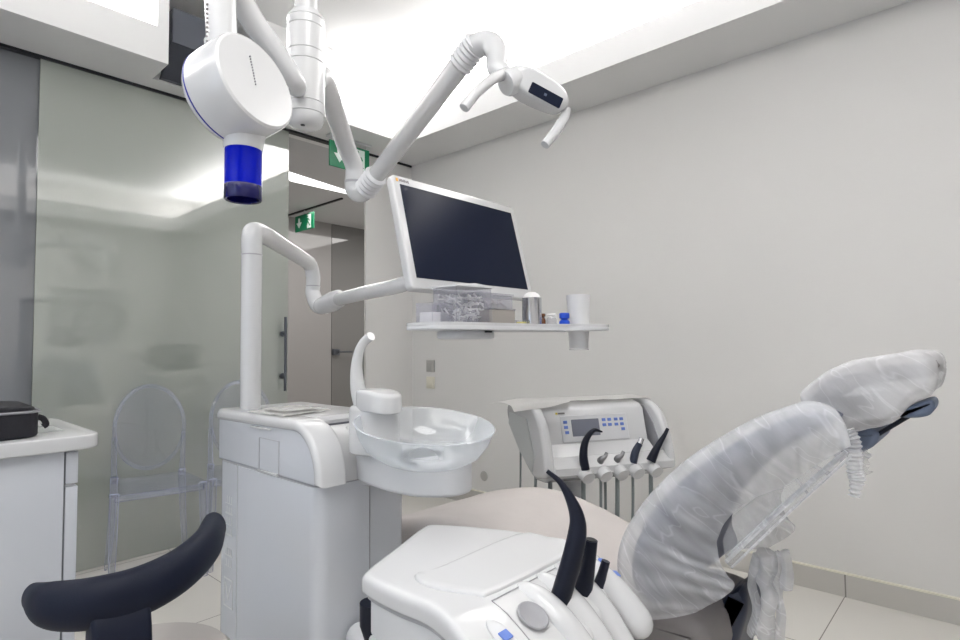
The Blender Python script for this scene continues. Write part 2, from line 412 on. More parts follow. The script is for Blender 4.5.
# corridor behind
YB2 = 5.7
struct('floor_corridor', box(XL-.1, 5.2, 4.6, YB2+.1, -.1, 0), 'floor'); struct('floor_corridor_side', box(4.2, 5.2, YG, 4.6, -.1, 0), 'floor')
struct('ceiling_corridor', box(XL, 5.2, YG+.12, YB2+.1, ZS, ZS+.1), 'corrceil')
struct('wall_corridor', box(XL, 3.715, YB2, YB2+.05, 0, ZS), 'backpanel')
d2 = struct('door_2', box(3.722, 5.0, YB2, YB2+.05, .01, ZS), 'backdoor')
struct('wall_corridor_near', box(XW+.12, 5.1, YG, YG+.1, 0, ZS), 'wall')
struct('wall_corridor_end', box(5.0, 5.1, YG, YB2+.1, 0, ZS), 'wall')
struct('wall_corridor_far', box(XL-.1, XL, YG+.1, YB2+.1, 0, ZS), 'wall')
struct('trim_15', box(3.12, 3.14, 4.62, YB2, ZS-.014, ZS), 'black')
hq = onY(333, 352, YB2)
b = box(hq.x-.02, hq.x+.07, YB2-.04, YB2, hq.z-.035, hq.z+.035, .006)
mkobj('door_handle', b, 'darksteel', d2)
b = tube([(hq.x+.03, YB2-.06, hq.z), (hq.x+.22, YB2-.065, hq.z)], .010, sm=False, seg=10); mkobj('lever', b, 'darksteel', d2)
# far exit sign over the corridor track
q0 = onX(296, 208, 3.13); q1 = onX(316, 208, 3.13)
SF = Matrix.Translation((3.12, q0.y, 2.33)) @ Matrix.Rotation(math.radians(-90), 4, 'Z') @ Matrix.Diagonal((1.05, 1, .95, 1))
tf = thing('exit_sign', (3.12, (q0.y+q1.y)/2, ZS), 'small distant green exit sign hanging from the corridor ceiling beyond the doorway', 'exit sign')
mkobj('panel', box(0, .345, 0, .012, 0, .178, .002, 1), 'green', tf, SF)
mkobj('bracket', box(.16, .18, .002, .01, .178, .235), 'satin', tf, SF)
mkobj('arrow', prism([(.068, .145), (.094, .145), (.094, .095), (.128, .095), (.081, .035), (.034, .095), (.068, .095)], 'y', -.004, -.001), 'signwhite', tf, SF, 0)
mkobj('door_field', box(.23, .30, -.0025, 0, .012, .162), 'signwhite', tf, SF, 0)
b = bmesh.new()
for pts in ([(.228,.15),(.246,.15),(.246,.132),(.228,.132)], [(.226,.128),(.246,.124),(.252,.085),(.232,.08)], [(.24,.122),(.27,.112),(.284,.09),(.277,.086),(.264,.102),(.246,.108)],
            [(.234,.088),(.252,.085),(.274,.062),(.292,.036),(.28,.032),(.262,.054)], [(.232,.086),(.246,.08),(.236,.05),(.206,.036),(.196,.042),(.224,.058)]):
    prism(pts, 'y', -.004, -.0026, bm=b)
mkobj('running_figure', b, 'green', tf, SF, 0)
tag(mkobj('corridor_light_strip', prism([(2.30, 4.22), (3.3, 4.425), (3.36, 4.455), (2.50, 4.455), (2.3, 4.30)], 'z', ZS-.006, ZS-.001), 'strip', smooth=0),
    'white glowing light strip at the corridor ceiling behind the sliding glass door', 'light')

# ------------------------------------------------------------------ wall fittings
def wall_plate(px, py, s, m, label, grp=None):
    c = onX(px, py, XW)
    t = thing('wall_switch', (XW, c.y, c.z), label, 'switch')
    mkobj('frame', box(XW-.009, XW, c.y-s, c.y+s, c.z-s, c.z+s, .003), m, t)
    mkobj('rocker', box(XW-.013, XW-.008, c.y-s*.68, c.y+s*.68, c.z-s*.68, c.z+s*.68, .003), m, t)
wall_plate(431, 366, .045, mat('grey_beige_plate', (.46, .45, .43), .5), 'grey square plate on the plaster wall, directly above the cream switch')
wall_plate(431, 382.5, .045, 'cream', 'cream square light switch on the plaster wall, just below a grey plate')
c = onX(484, 476, XW)
tag(mkobj('blanking_plate', lathe([(0, .004), (.03, .004), (.034, 0), (0, 0)], 24, T=align((XW, c.y, c.z), (-1, 0, 0))), mat('cap_grey', (.5, .49, .47), .6)),
    'small round grey cap low on the plaster wall, right of the glass bowl', 'blanking plate')
c = onX(407, 371, XW)
tag(mkobj('blanking_plate', lathe([(0, .004), (.026, .004), (.03, 0), (0, 0)], 24, T=align((XW, c.y, c.z), (-1, 0, 0))), bpy.data.materials['cap_grey']),
    'small round grey cap on the plaster wall, left of the two square switch plates', 'blanking plate')

# ------------------------------------------------------------------ dark box in ceiling recess
t = thing('equipment_box', (1.2, 3.2, ZS), 'dark grey box with a slotted lower face hung in the ceiling recess', 'equipment box')
bx0, bx1 = 1.065, 1.36
mkobj('casing', prism([(3.10, 2.70), (3.10, 2.885), (3.26, 2.885), (3.26, 2.57), (3.24, 2.565)], 'x', bx0, bx1, .004, 1), 'boxgrey', t)
mkobj('lower_face', prism([(3.096, 2.699), (3.24, 2.556), (3.27, 2.556), (3.105, 2.71)], 'x', bx0-.004, bx1+.004), 'boxgreydark', t, smooth=0)
mkobj('slot', prism([(3.136, 2.652), (3.156, 2.632), (3.164, 2.638), (3.142, 2.658)], 'x', 1.14, 1.30), 'black', t, smooth=0)
tag(t.children[0] if t.children else t, None, None)

# ------------------------------------------------------------------ exit sign
SG = Matrix.Translation((2.115, 3.27, 2.335)) @ Matrix.Diagonal((.95, 1, 1, 1))
t = thing('exit_sign', (2.26, 3.27, ZS), 'larger near green exit sign with running figure, hanging from the soffit above the doorway', 'exit sign')
mkobj('panel', box(0, .345, 0, .012, 0, .178, .002, 1), 'green', t, SG)
mkobj('mounting_plate', box(-.01, .355, -.02, .032, .197, .214, .003), 'satin', t, SG)
for bx_ in (.02, .315): mkobj('bracket', box(bx_, bx_+.01, .002, .01, .178, .2), 'satin', t, SG)
b = box(.018, .15, -.0025, 0, .018, .16)
b2 = prism([(.062, .145), (.1, .145), (.1, .095), (.128, .095), (.081, .035), (.034, .095), (.062, .095)], 'y', -.004, -.0024)
b.free(); mkobj('arrow', b2, 'signwhite', t, SG, 0)
mkobj('door_field', box(.215, .30, -.0025, 0, .012, .162), 'signwhite', t, SG, 0)
b = lathe([(0, .0015), (.012, .0015), (.012, 0), (0, 0)], 16, T=Matrix.Translation((.236, -.0025, .142)) @ Matrix.Rotation(math.radians(90), 4, 'X'))
for pts in ([(.226,.128),(.246,.124),(.252,.085),(.232,.08)], [(.24,.122),(.27,.112),(.284,.09),(.277,.086),(.264,.102),(.246,.108)],
            [(.228,.124),(.205,.108),(.2,.085),(.208,.084),(.214,.1),(.232,.108)], [(.234,.088),(.252,.085),(.274,.062),(.292,.036),(.28,.032),(.262,.054)],
            [(.232,.086),(.246,.08),(.236,.05),(.206,.036),(.196,.042),(.224,.058)]):
    prism(pts, 'y', -.004, -.0026, bm=b)
mkobj('running_figure', b, 'green', t, SG, 0)

# ================================================================== CEILING MOUNT, X-RAY, LAMP
CX, CY = .829, 1.402
t = thing('ceiling_mount', (CX, CY, ZC), 'white ceiling column ending in a ringed cylinder, beside the round x-ray head', 'ceiling mount')
mkobj('ceiling_plate', lathe([(0, ZC-.05), (.16, ZC-.05), (.175, ZC-.035), (.175, ZC-.001), (0, ZC-.001)], 40), 'satin', t, Matrix.Translation((CX, CY, 0)))
mkobj('column', lathe([(0, 2.04), (.031, 2.04), (.031, ZC-.04), (0, ZC-.04)], 28), 'plastic', t, Matrix.Translation((CX, CY, 0)))
def ringcyl(r, segs):
    p = [(0, segs[0])]
    for i, (a, b_) in enumerate(zip(segs, segs[1:])): p += [(r-.002, a), (r, a+.002), (r, b_-.002), (r-.002, b_)]
    return p + [(0, segs[-1])]
mkobj('housing', lathe(ringcyl(.052, [1.76, 1.79, 1.905, 1.935, 2.005, 2.03]) , 40), 'plastic', t, Matrix.Translation((CX, CY, 0)))
mkobj('cap', lathe([(0, 2.05), (.042, 2.05), (.052, 2.035), (.052, 2.03), (0, 2.03)], 40), 'plastic', t, Matrix.Translation((CX, CY, 0)))
mkobj('lower_cap', lathe([(0, 1.722), (.03, 1.724), (.044, 1.734), (.05, 1.75), (.05, 1.76), (0, 1.76)], 40), 'plastic', t, Matrix.Translation((CX, CY, 0)))
mkobj('screw_hole', lathe([(0, 1.7215), (.006, 1.7215), (.006, 1.7235), (0, 1.7235)], 14), 'black', t, Matrix.Translation((CX-.02, CY-.02, 0)))
# x-ray machine
XC = at(237, 93, 1.27)
t = thing('xray_machine', (XC.x, XC.y, XC.z), 'round white dental x-ray head with a blue translucent cone hanging left of the ceiling column', 'x-ray machine')
# drum axis points toward the right and slightly to the camera
ax = (rt*.88 - fw*.40 + up*.25).normalized()
T = align(XC, ax, rt)
mkobj('head', lathe([(0, -.077), (.05, -.075), (.08, -.067), (.098, -.053), (.1065, -.040), (.107, -.0365)] , 56), 'plastic', t, T.copy())
mkobj('trim_ring', lathe([(.09, -.0365), (.1082, -.0365), (.1082, -.0335), (.09, -.0335)], 56), 'blueline', t, T.copy())
mkobj('drum', lathe([(.09, -.034), (.1075, -.034), (.109, -.01), (.109, .03), (.108, .052), (.106, .060), (.101, .064), (0, .066)], 56), 'plastic', t, T.copy())
# cone, hangs down
cb = at(243, 200, 1.27); ct = at(243, 118, 1.27)
zd = V((0, 0, 1))
K = Matrix.Translation((cb.x, cb.y, 0))
zb, zt_ = cb.z, at(243, 148, 1.27).z
mkobj('neck', lathe([(0, zt_-.004), (.040, zt_-.004), (.042, zt_), (.0435, zt_+.02), (.048, zt_+.035), (.058, zt_+.05), (.055, zt_+.07), (0, zt_+.07)], 36), 'plastic', t, K.copy())
cn = mkobj('cone', lathe([(.036, zb+.002), (.0395, zb+.002), (.0395, zt_-.002), (.036, zt_-.002), (.036, zb+.002)], 40), 'blue', t, K.copy())
mkobj('cone_rim', lathe([(.0335, zb+.001), (.0385, zb-.001), (.0399, zb+.001), (.0399, zb+.030), (.0335, zb+.045), (.0335, zb+.001)], 40), 'bluedark', cn, K.copy())
# scale marked suspension column and arm, going up over the camera's frame
s1 = at(222, 42, 1.30); 
mk = at(218, -60, 1.30)
mkobj('suspension_column', tube([s1, s1*.5+mk*.5, mk], [.033, .034, .035], seg=28, sm=False), 'plastic', t)
b = bmesh.new()
for k in range(9):
    q = at(206.5, 4+k*4.6, 1.268); merge(b, box(q.x-.001, q.x+.003, q.y-.003, q.y+.003, q.z-.0012, q.z+.0012))
mkobj('scale_marks', b, 'greytext', t, smooth=0)
b = tube([at(224, 70, 1.3), at(221, 42, 1.3)], .036, seg=28, sm=False)
mkobj('yoke', b, 'plastic', t)
mkobj('spring_arm', tube([V((CX, CY, 1.815))-rt*.018-fw*.035, at(297, 84, 1.49), at(276, 53, 1.45), at(252, 20, 1.41), at(237, -8, 1.37), at(221, -60, 1.30)], [.017, .023, .027, .030, .032, .033], seg=24, roundcap=True), 'plastic', t)
# small printing on the drum face: fine dark strokes in a vertical line
b = bmesh.new()
fc = XC + ax*.0655; ux = (up - ax*up.dot(ax)).normalized(); sx_ = ux.cross(ax)
for k in range(11):
    q = fc + ux*(.052-k*.0066) - sx_*(.012)
    merge(b, box(-.0011, .0011 if k % 3 else .002, -.002, .0016, -.004, .0054)); 
    vs = list(b.verts)[-8:]
    bmesh.ops.transform(b, matrix=align(q, ax, sx_) @ Matrix.Diagonal((.7, .8, .7, 1)), verts=vs)
mkobj('printing', b, 'seam', t, smooth=0)

# operating lamp
E1 = at(354, 163, 2.24); E2 = at(353, 188, 2.25)
LJ = at(475, 45, 1.80)
t = thing('operating_lamp', (1.37, 1.04, 1.87), 'white operating lamp with two curved handles on a jointed ceiling arm, above the monitor', 'lamp')
mkobj('horizontal_arm', tube([(CX+.03, CY+.03, 1.85), at(322, 78, 1.68), at(335, 112, 1.93), at(346, 146, 2.17), at(354, 166, 2.24), at(354, 184, 2.25)], [.03, .033, .034, .035, .035, .035], seg=24), 'plastic', t)
mkobj('elbow', tube([at(354, 182, 2.25), at(355, 190, 2.25), at(361, 193, 2.23), at(369, 186, 2.21)], [.035, .037, .037, .036], seg=24), 'plastic', t)
mkobj('elbow_ring', tube([at(354, 181, 2.25), at(354, 183.5, 2.25)], .0365, seg=24, sm=False), 'seam', t)
lo, hi = at(366, 189, 2.22), LJ
mkobj('balance_arm', tube([lo, hi], [.032, .036], seg=24, sm=False), 'plastic', t)
def bellows(a, b_, r, n, name, t):
    pts = []; rad = []
    for k in range(2*n+1):
        pts.append(a.lerp(b_, k/(2*n))); rad.append(r if k % 2 else r*.86)
    mkobj(name, tube(pts, rad, seg=24, sm=False), 'satin', t, smooth=60)
dd = (hi-lo).normalized()
bellows(lo-dd*.01, lo+dd*.085, .046, 5, 'bellows', t)
bellows(hi-dd*.085, hi+dd*.012, .043, 6, 'bellows', t)
mkobj('neck', tube([at(474, 47, 1.80), at(484, 43.5, 1.78), at(493, 46, 1.76), at(497, 56, 1.74), at(497, 68, 1.72), at(505, 76, 1.71)], [.036, .037, .036, .034, .031, .029], seg=24), 'plastic', t)
# lamp head: rounded lozenge, its control window faces the camera
HC = at(539, 91, 1.68)
hx = (at(567, 106, 1.70)-at(512, 76, 1.66)).normalized()
hz = (-fw - hx*(-fw).dot(hx)).normalized()
T = align(HC, hz, hx)
prof = smooth2([(-.098, .006), (-.085, .031), (-.045, .042), (.02, .04), (.07, .03), (.092, .006), (.088, -.018), (.06, -.032), (-.03, -.04), (-.08, -.028)], 5, True)
b = plan_solid(prof, lambda x, y: .035-.06*ease((-y-.0)/.09)*.0, lambda x, y: -.05, .022, 5, 5)
mkobj('lamp_head', b, 'plastic', t, T.copy())
mkobj('control_window', prism(rrect(-.034, .070, -.032, .000, .003, 2), 'z', .034, .0365), 'screen', t, T.copy(), 0)
b = box(.012, .020, -.019, -.012, .0366, .0375)
mkobj('indicator', b, 'slate', t, T.copy(), 0)
mkobj('shade_joint', lathe([(0, -.03), (.034, -.03), (.038, -.02), (.038, .02), (.034, .03), (0, .03)], 28), 'plastic', t, align(at(513, 81, 1.66), (fw*-.3+rt*-.5-up*.3), rt))
mkobj('handle', tube([at(507, 73, 1.66), at(493, 79, 1.61), at(477, 92, 1.57), at(464, 108, 1.55)], [.0165, .0155, .015, .0145], seg=18), 'plastic', t)
mkobj('handle', tube([at(567, 108, 1.70), at(564, 118, 1.70), at(556, 131, 1.68), at(545, 145, 1.66)], [.012, .0145, .0145, .0135], seg=18), 'plastic', t)

# ================================================================== MONITOR on the unit's arm
UX0, UX1, UY0, UY1 = .75, 1.04, 1.205, 1.765
PB = V((.826, 1.70, .9))
t = thing('unit_arm', (PB.x, PB.y, .92), 'white tubular swing arm rising from the treatment unit and carrying the flat monitor', 'support arm')
ptop = at(252, 236, 1.75)
mkobj('post', tube([V((ptop.x, ptop.y, .9)), V((ptop.x, ptop.y, 1.40))], .030, seg=28, sm=False), 'plastic', t)
el = at(312, 268, 2.34)
mkobj('upper_arm', tube([V((ptop.x, ptop.y, 1.40)), V((ptop.x, ptop.y, 1.455)), at(255, 232, 1.77), at(266, 236, 1.84), at(285, 248, 2.05), at(301, 258, 2.24), at(310, 265, 2.33), V((el.x+.005, el.y, el.z-.035)), V((el.x+.005, el.y, el.z-.075))], [.03, .031, .031, .029, .029, .029, .029, .029, .028], seg=24), 'plastic', t)
b = tube([V((ptop.x, ptop.y, 1.398)), V((ptop.x, ptop.y, 1.402))], .0307, seg=28, sm=False)
mkobj('joint_ring', b, 'seam', t)
e2 = V((el.x+.005, el.y, el.z-.075))
mkobj('joint_ring', tube([e2+V((0, 0, .002)), e2-V((0, 0, .002))], .0292, seg=24, sm=False), 'seam', t)
mkobj('elbow', tube([e2, e2-V((0, 0, .03)), at(318, 305, 2.32), at(326, 306, 2.28)], [.0285, .03, .032, .032], seg=24), 'plastic', t)
mkobj('collar', tube([at(322, 306, 2.29), at(332, 302, 2.25), at(338, 299, 2.22)], [.034, .039, .036], seg=28, roundcap=True), 'plastic', t)
MC = V((1.313, 1.268, 1.445))
mkobj('lower_arm', tube([at(336, 300, 2.23), at(365, 293, 2.0), at(404, 284, 1.78), at(430, 268, 1.72)], [.026, .025, .024, .024], seg=24), 'plastic', t)

tilt = math.radians(14.5)
# local monitor frame: x width, y up the screen, z out of the screen
mz = V((0, -math.cos(tilt), math.sin(tilt))); mx_ = V((1, 0, 0)); my = mz.cross(mx_)
T = align(MC + V((0, -.035, 0)), mz, mx_)
t = thing('monitor', (MC.x, MC.y, 1.27), 'large dark flat screen in a white frame above the instrument shelf', 'monitor')
W2, H2 = .281, .176
mkobj('frame', prism(rrect(-W2, W2, -H2, H2, .012, 4), 'z', -.03, 0, .006, 3), 'plastic', t, T.copy())
mkobj('rear_housing', prism(rrect(-W2+.05, W2-.05, -H2+.04, H2-.04, .02, 4), 'z', -.075, -.025, .02, 3), 'satin', t, T.copy())
mkobj('screen', prism([(-.256, -.142), (.256, -.142), (.256, .148), (-.256, .148)], 'z', -.004, .0012), 'screen', t, T.copy(), 0)
b = box(-.268, -.260, .156, .166, 0, .0012)
mkobj('orange_logo_square', b, 'orange', t, T.copy(), 0)['label'] = 'small orange logo square'
b = bmesh.new()
for k in range(9): box(-.256+k*.0042, -.2532+k*.0042, .157+.0015*(k % 2), .165-.002*(k % 3 == 0), 0, .001, bm=b)
mkobj('printed_marks', b, 'greytext', t, T.copy(), 0)

# ================================================================== TRAY with items
TZ = 1.172
t = thing('instrument_tray', (1.3, 1.08, TZ-.03), 'white oblong instrument shelf below the monitor, set with small containers and a cup', 'tray')
outl = smooth2([(1.0, 1.125), (1.015, 1.19), (1.15, 1.215), (1.35, 1.2), (1.5, 1.14), (1.585, 1.0), (1.605, .92), (1.575, .892), (1.50, .91), (1.4, .98), (1.25, 1.01), (1.08, 1.03), (1.0, 1.06)], 5, True)
mkobj('tray_plate', plan_solid(outl, lambda x, y: TZ, lambda x, y: TZ-.014, .005, 4, 3), 'satin', t)
inn = [((p[0]-1.3)*.93+1.3, (p[1]-1.06)*.86+1.06) for p in outl]
bb = bmesh.new(); n_ = len(outl)
lo_ = [bb.verts.new((p[0], p[1], TZ-.002)) for p in outl]; hi_ = [bb.verts.new((p[0], p[1], TZ+.006)) for p in outl]
hj_ = [bb.verts.new(((p[0]-1.3)*.985+1.3, (p[1]-1.06)*.965+1.06, TZ+.006)) for p in outl]; lj_ = [bb.verts.new(((p[0]-1.3)*.985+1.3, (p[1]-1.06)*.965+1.06, TZ-.002)) for p in outl]
for q in ((lo_, hi_), (hi_, hj_), (hj_, lj_)):
    for k in range(n_): bb.faces.new((q[0][k], q[0][(k+1) % n_], q[1][(k+1) % n_], q[1][k]))
mkobj('rim', bb, 'plastic', t)
mkobj('carrier', plan_solid(rrect(1.1, 1.26, 1.07, 1.18, .03), lambda x, y: TZ-.012, lambda x, y: TZ-.038, .012, 4, 4), 'satin', t)
mkobj('bracket', tube([(1.3, 1.19, TZ-.008), (1.3, 1.24, 1.21), (1.3, 1.27, 1.30)], .018, seg=16), 'satin', t)
mkobj('latch', box(1.20, 1.225, 1.064, 1.072, TZ-.02, TZ-.015, .001), 'black', t)
mkobj('foot_bump', tube([(1.46, .99, TZ-.012), (1.46, .99, TZ-.018)], .016, seg=18, sm=False), 'satin', t)

def X_at(px, Y_): return onY(px, 325, Y_).x
# big clear box with white bits
yb = 1.10
x0, x1 = X_at(454, 1.06), X_at(489, 1.06)
t = thing('clear_container', ((x0+x1)/2, yb, TZ), 'tall clear lidded container full of small white tips, standing at the left on the shelf', 'container')
def open_box(x0, x1, y0, y1, z0, z1, th=.002):
    b = box(x0, x1, y0, y1, z0, z0+th); box(x0, x0+th, y0, y1, z0, z1, bm=b); box(x1-th, x1, y0, y1, z0, z1, bm=b)
    box(x0, x1, y0, y0+th, z0, z1, bm=b); box(x0, x1, y1-th, y1, z0, z1, bm=b); return b
mkobj('box', open_box(x0, x1, 1.05, 1.14, TZ, TZ+.103), 'clearbox', t)
mkobj('lid', prism([(x0-.003, TZ+.102), (x1+.003, TZ+.104), (x1+.003, TZ+.109), ((x0+x1)/2, TZ+.114), (x0-.003, TZ+.106)], 'y', 1.045, 1.145, .002, 2), 'satin', t)
b = bmesh.new()
for k in range(95):
    q = V((random.uniform(x0+.01, x1-.01), random.uniform(1.058, 1.13), TZ+.02+random.random()*.062))
    d = V((random.uniform(-1, 1), random.uniform(-1, 1), random.uniform(-.4, .4))).normalized()*.011
    tube([q-d, q+d], [.0035, .0015], seg=6, sm=False, bm=b)
o = mkobj('white_tips', b, 'paper', t); o['kind'] = 'stuff'
x2, x3 = x1+.006, X_at(513, 1.10)+.004
t = thing('clear_box', ((x2+x3)/2, 1.12, TZ), 'smaller clear box of burs behind the grey metal box on the shelf', 'container')
mkobj('box', open_box(x2, x3, 1.105, 1.165, TZ, TZ+.094), 'clearbox', t)
mkobj('lid', box(x2-.003, x3+.003, 1.10, 1.17, TZ+.094, TZ+.100, .002), 'clearbox', t)
b = bmesh.new()
for k in range(26):
    q = V((random.uniform(x2+.01, x3-.01), random.uniform(1.112, 1.155), TZ+.055+random.random()*.03)); d = V((random.uniform(-1, 1), .3, random.uniform(-.2, .8))).normalized()*.014
    tube([q-d, q+d], .0018, seg=6, sm=False, bm=b)
o = mkobj('burs', b, 'boxmetal', t); o['kind'] = 'stuff'
x0g, x1g = X_at(491, 1.045), X_at(514, 1.045)
t = thing('metal_box', ((x0g+x1g)/2, 1.07, TZ), 'small square grey-beige metal box in front of the clear containers on the shelf', 'box')
mkobj('body', box(x0g, x1g, 1.04, 1.09, TZ, TZ+.045, .002), 'boxmetal', t)
mkobj('lid', box(x0g-.0015, x1g+.0015, 1.0385, 1.0915, TZ+.045, TZ+.049, .001), 'steel', t)
# faint small clear box at left end
x0l, x1l = X_at(431, 1.11), X_at(453, 1.11)
t = thing('clear_box', ((x0l+x1l)/2, 1.14, TZ), 'pale clear box at the far left end of the shelf, beside the big clear container', 'container')
mkobj('box', open_box(x0l, x1l, 1.105, 1.17, TZ, TZ+.06), 'clearbox', t)
mkobj('insert', box(x0l+.006, x1l-.006, 1.112, 1.163, TZ+.003, TZ+.035, .003), 'paper', t)
# steel canister with cotton
cs = onY(532, 322, 1.045)
t = thing('steel_canister', (cs.x, 1.045, TZ), 'round polished steel canister with white cotton bulging from the top, on the shelf', 'canister')
K = Matrix.Translation((cs.x, 1.045, TZ))
mkobj('canister', lathe([(0, 0), (.030, 0), (.030, .085), (.031, .087), (.028, .087), (.028, .07), (0, .07)], 32), 'steel', t, K.copy())
mkobj('cotton', lathe([(0, .072), (.024, .072), (.0265, .088), (.021, .099), (.01, .105), (0, .106)], 24), 'cotton', t, K.copy())
t = thing('dappen_dish', (cs.x-.05, 1.03, TZ), 'low clear dish with yellow contents between metal box and steel canister on shelf', 'dish')
K = Matrix.Translation((cs.x-.052, 1.045, TZ))
mkobj('dish', lathe([(0, 0), (.018, 0), (.019, .018), (.017, .018), (.016, .003), (0, .003)], 20), 'clearbox', t, K.copy())
mkobj('contents', lathe([(0, .003), (.0155, .003), (.0155, .013), (0, .013)], 20), 'label', t, K.copy())
def bottle(px, yy, r, h, body, capm, caph, label, name='bottle'):
    q = onY(px, 322, yy); t = thing(name, (q.x, yy, TZ), label, 'bottle')
    K = Matrix.Translation((q.x, yy, TZ))
    mkobj('body', lathe([(0, 0), (r, 0), (r, h*.75), (r*.7, h), (0, h)], 20), body, t, K.copy())
    p = [(0, h-.001), (r*.62, h-.001), (r*.62, h+.003), (r*.95, h+.006), (r*.95, h+caph), (r*.8, h+caph+.002), (0, h+caph+.002)]
    mkobj('cap', lathe(p, 20), capm, t, K.copy())
bottle(542.5, 1.03, .010, .026, 'amber', 'amber', .012, 'tiny amber glass bottle just right of the steel canister on the shelf')
bottle(551.5, 1.005, .0155, .028, 'clearbox', 'paper', .009, 'small clear glass jar with a pale lid between steel canister and blue-capped bottle', 'glass_jar')
bottle(564.5, .985, .0165, .020, 'bluecap', 'bluecap', .020, 'small bright blue bottle beside the white cup on the shelf')
cu = onY(578.5, 322, .985)
t = thing('drinking_cup', (cu.x, .985, TZ), 'white plastic cup standing in the round hole near the right end of the shelf', 'cup')
mkobj('cup', lathe([(0, -.07), (.030, -.07), (.0375, .100), (.0385, .102), (.0365, .102), (.029, -.066), (0, -.066)], 36), 'white', t, Matrix.Translation((cu.x, .985, TZ)))
mkobj('base_ring', lathe([(0, -.074), (.031, -.074), (.031, -.070), (0, -.070)], 36), 'clearbox', t, Matrix.Translation((cu.x, .985, TZ)))

# ================================================================== TREATMENT UNIT (cuspidor cabinet)
t = thing('treatment_unit', ((UX0+UX1)/2, (UY0+UY1)/2, 0), 'white dental treatment unit cabinet with a curved top carrying the glass spittoon bowl', 'dental unit')
bodypoly = rrect(UX0+.004, UX1-.004, UY0+.012, UY1, .035, 5)
ZJ = .778
mkobj('body', prism(bodypoly, 'z', .03, ZJ-.003, 0), 'enamel', t)
mkobj('plinth', prism(rrect(UX0+.02, UX1-.02, UY0+.03, UY1-.02, .03), 'z', 0, .03), 'darkslate', t)
mkobj('seam', prism(rrect(UX0+.0065, UX1-.0065, UY0+.0145, UY1-.002, .034), 'z', ZJ-.004, ZJ+.001), 'seam', t)
# top shell, curved down at the near end
ztop_, zr = .925, .10
pr = [(UY1, ZJ), (UY1+.002, ztop_-.02), (UY1-.02, ztop_)]
for k in range(0, 13):
    a = math.pi/2*k/12
    pr.append((UY0+.115-.115*math.sin(a)**1.0, ztop_-.115*(1-math.cos(a)) ))
pr.append((UY0, ZJ))
sh = mkobj('side_shell', prism(pr[:], 'x', UX0+.004, UX0+.07, .008, 3), 'enamel', t)
# rounded top cap band along the cabinet (a bit proud of the side)
outer = [(UY1+.004, ztop_-.028), (UY1+.002, ztop_-.004), (UY1-.012, ztop_+.006)]
inner = []
for k in range(0, 15):
    a = math.pi/2*k/14
    outer.append((UY0+.12-.13*math.sin(a), ztop_+.006-.14*(1-math.cos(a))))
outer.append((UY0-.012, ZJ+.002)); outer.append((UY0+.02, ZJ+.002))
for k in range(14, -1, -1):
    a = math.pi/2*k/14
    outer.append((UY0+.12-.1*math.sin(a), ztop_-.022-.11*(1-math.cos(a))))
mkobj('top_cover', prism(outer, 'x', UX0-.003, UX0+.078, .012, 4), 'plastic', t)
# lower right half of the top
mkobj('rear_top', prism([(UY1, ZJ), (UY1, ztop_-.008), (UY1-.012, ztop_+.0055), (UY0+.135, ztop_+.0055), (UY0+.125, ztop_-.006), (UY0+.125, ZJ)], 'x', UX0+.07, UX1-.006, .010, 3), 'plastic', t)
fr = [(UY0+.13, ZJ)]
for k in range(0, 11):
    a = math.pi/2*k/10
    fr.append((UY0+.13-.115*math.sin(a), ztop_-.018-.10*(1-math.cos(a))))
fr.append((UY0+.012, ZJ))
mkobj('rear_front', prism(fr, 'x', UX0+.07, UX1-.012, .010, 3), 'plastic', t)
mkobj('top_slot', box(UX0+.078, UX0+.21, UY0+.116, UY0+.126, ztop_-.020, ztop_-.0145), 'gasket', t, smooth=0)
# hatch with bright lower lip, small handle recess on shell side
hy0, hy1 = onX(278, 440, UX0).y, onX(258, 440, UX0).y
b = bmesh.new()
z0h, z1h = onX(268, 473, UX0).z, onX(268, 440, UX0).z
for (ya, yb_, za, zb_) in ((hy0, hy1, z0h, z0h+.0015), (hy0, hy1, z1h, z1h+.0015), (hy0, hy0+.0015, z0h, z1h), (hy1-.0015, hy1, z0h, z1h)):
    box(UX0+.0025, UX0+.0055, ya, yb_, za, zb_, bm=b)
mkobj('hatch', b, 'seam', t, smooth=0)
mkobj('hatch_lip', box(UX0-.002, UX0+.005, hy0+.002, hy1-.002, z0h-.003, z0h+.003, .001), 'plastic', t)
q = onX(260, 428, UX0)
mkobj('grip', box(UX0-.005, UX0+.006, q.y-.055, q.y+.05, q.z-.002, q.z+.003, .001), 'plastic', t)
mkobj('front_seam', box(.908, .9105, UY0+.0105, UY0+.0135, .03, ZJ), 'seam', t, smooth=0)
q1 = onX(236, 520, UX0).y
mkobj('panel_seam', box(UX0+.0025, UX0+.0045, q1, q1+.0015, .03, ZJ), 'faint', t, smooth=0)
# faint vertical printing and square emblem on the side
b = bmesh.new()
yy0 = onX(231, 540, UX0).y; yy1 = onX(224, 540, UX0).y
for k in range(7):
    zc = onX(228, 500+k*10.5, UX0).z
    if k == 4:
        mkobj('printing', b, 'faint', t, smooth=0); b = bmesh.new(); continue
    for j in range(3): box(UX0+.003, UX0+.0046, yy0+(yy1-yy0)*(.1+.3*j), yy0+(yy1-yy0)*(.18+.3*j)+.002*(k % 2), zc-.012, zc+.010, bm=b)
    box(UX0+.003, UX0+.0046, yy0, yy1, zc-.0125, zc-.0105+.003*(k % 2), bm=b)
mkobj('printing', b, 'faint', t, smooth=0); b = bmesh.new()
zc = onX(228, 594, UX0).z
for (a_, c_, d_, e_) in ((yy0-.006, yy1+.006, zc-.042, zc-.037), (yy0-.006, yy1+.006, zc+.037, zc+.042), (yy0-.006, yy0-.001, zc-.042, zc+.042), (yy1+.001, yy1+.006, zc-.042, zc+.042)):
    box(UX0+.003, UX0+.0046, a_, c_, d_, e_, bm=b)
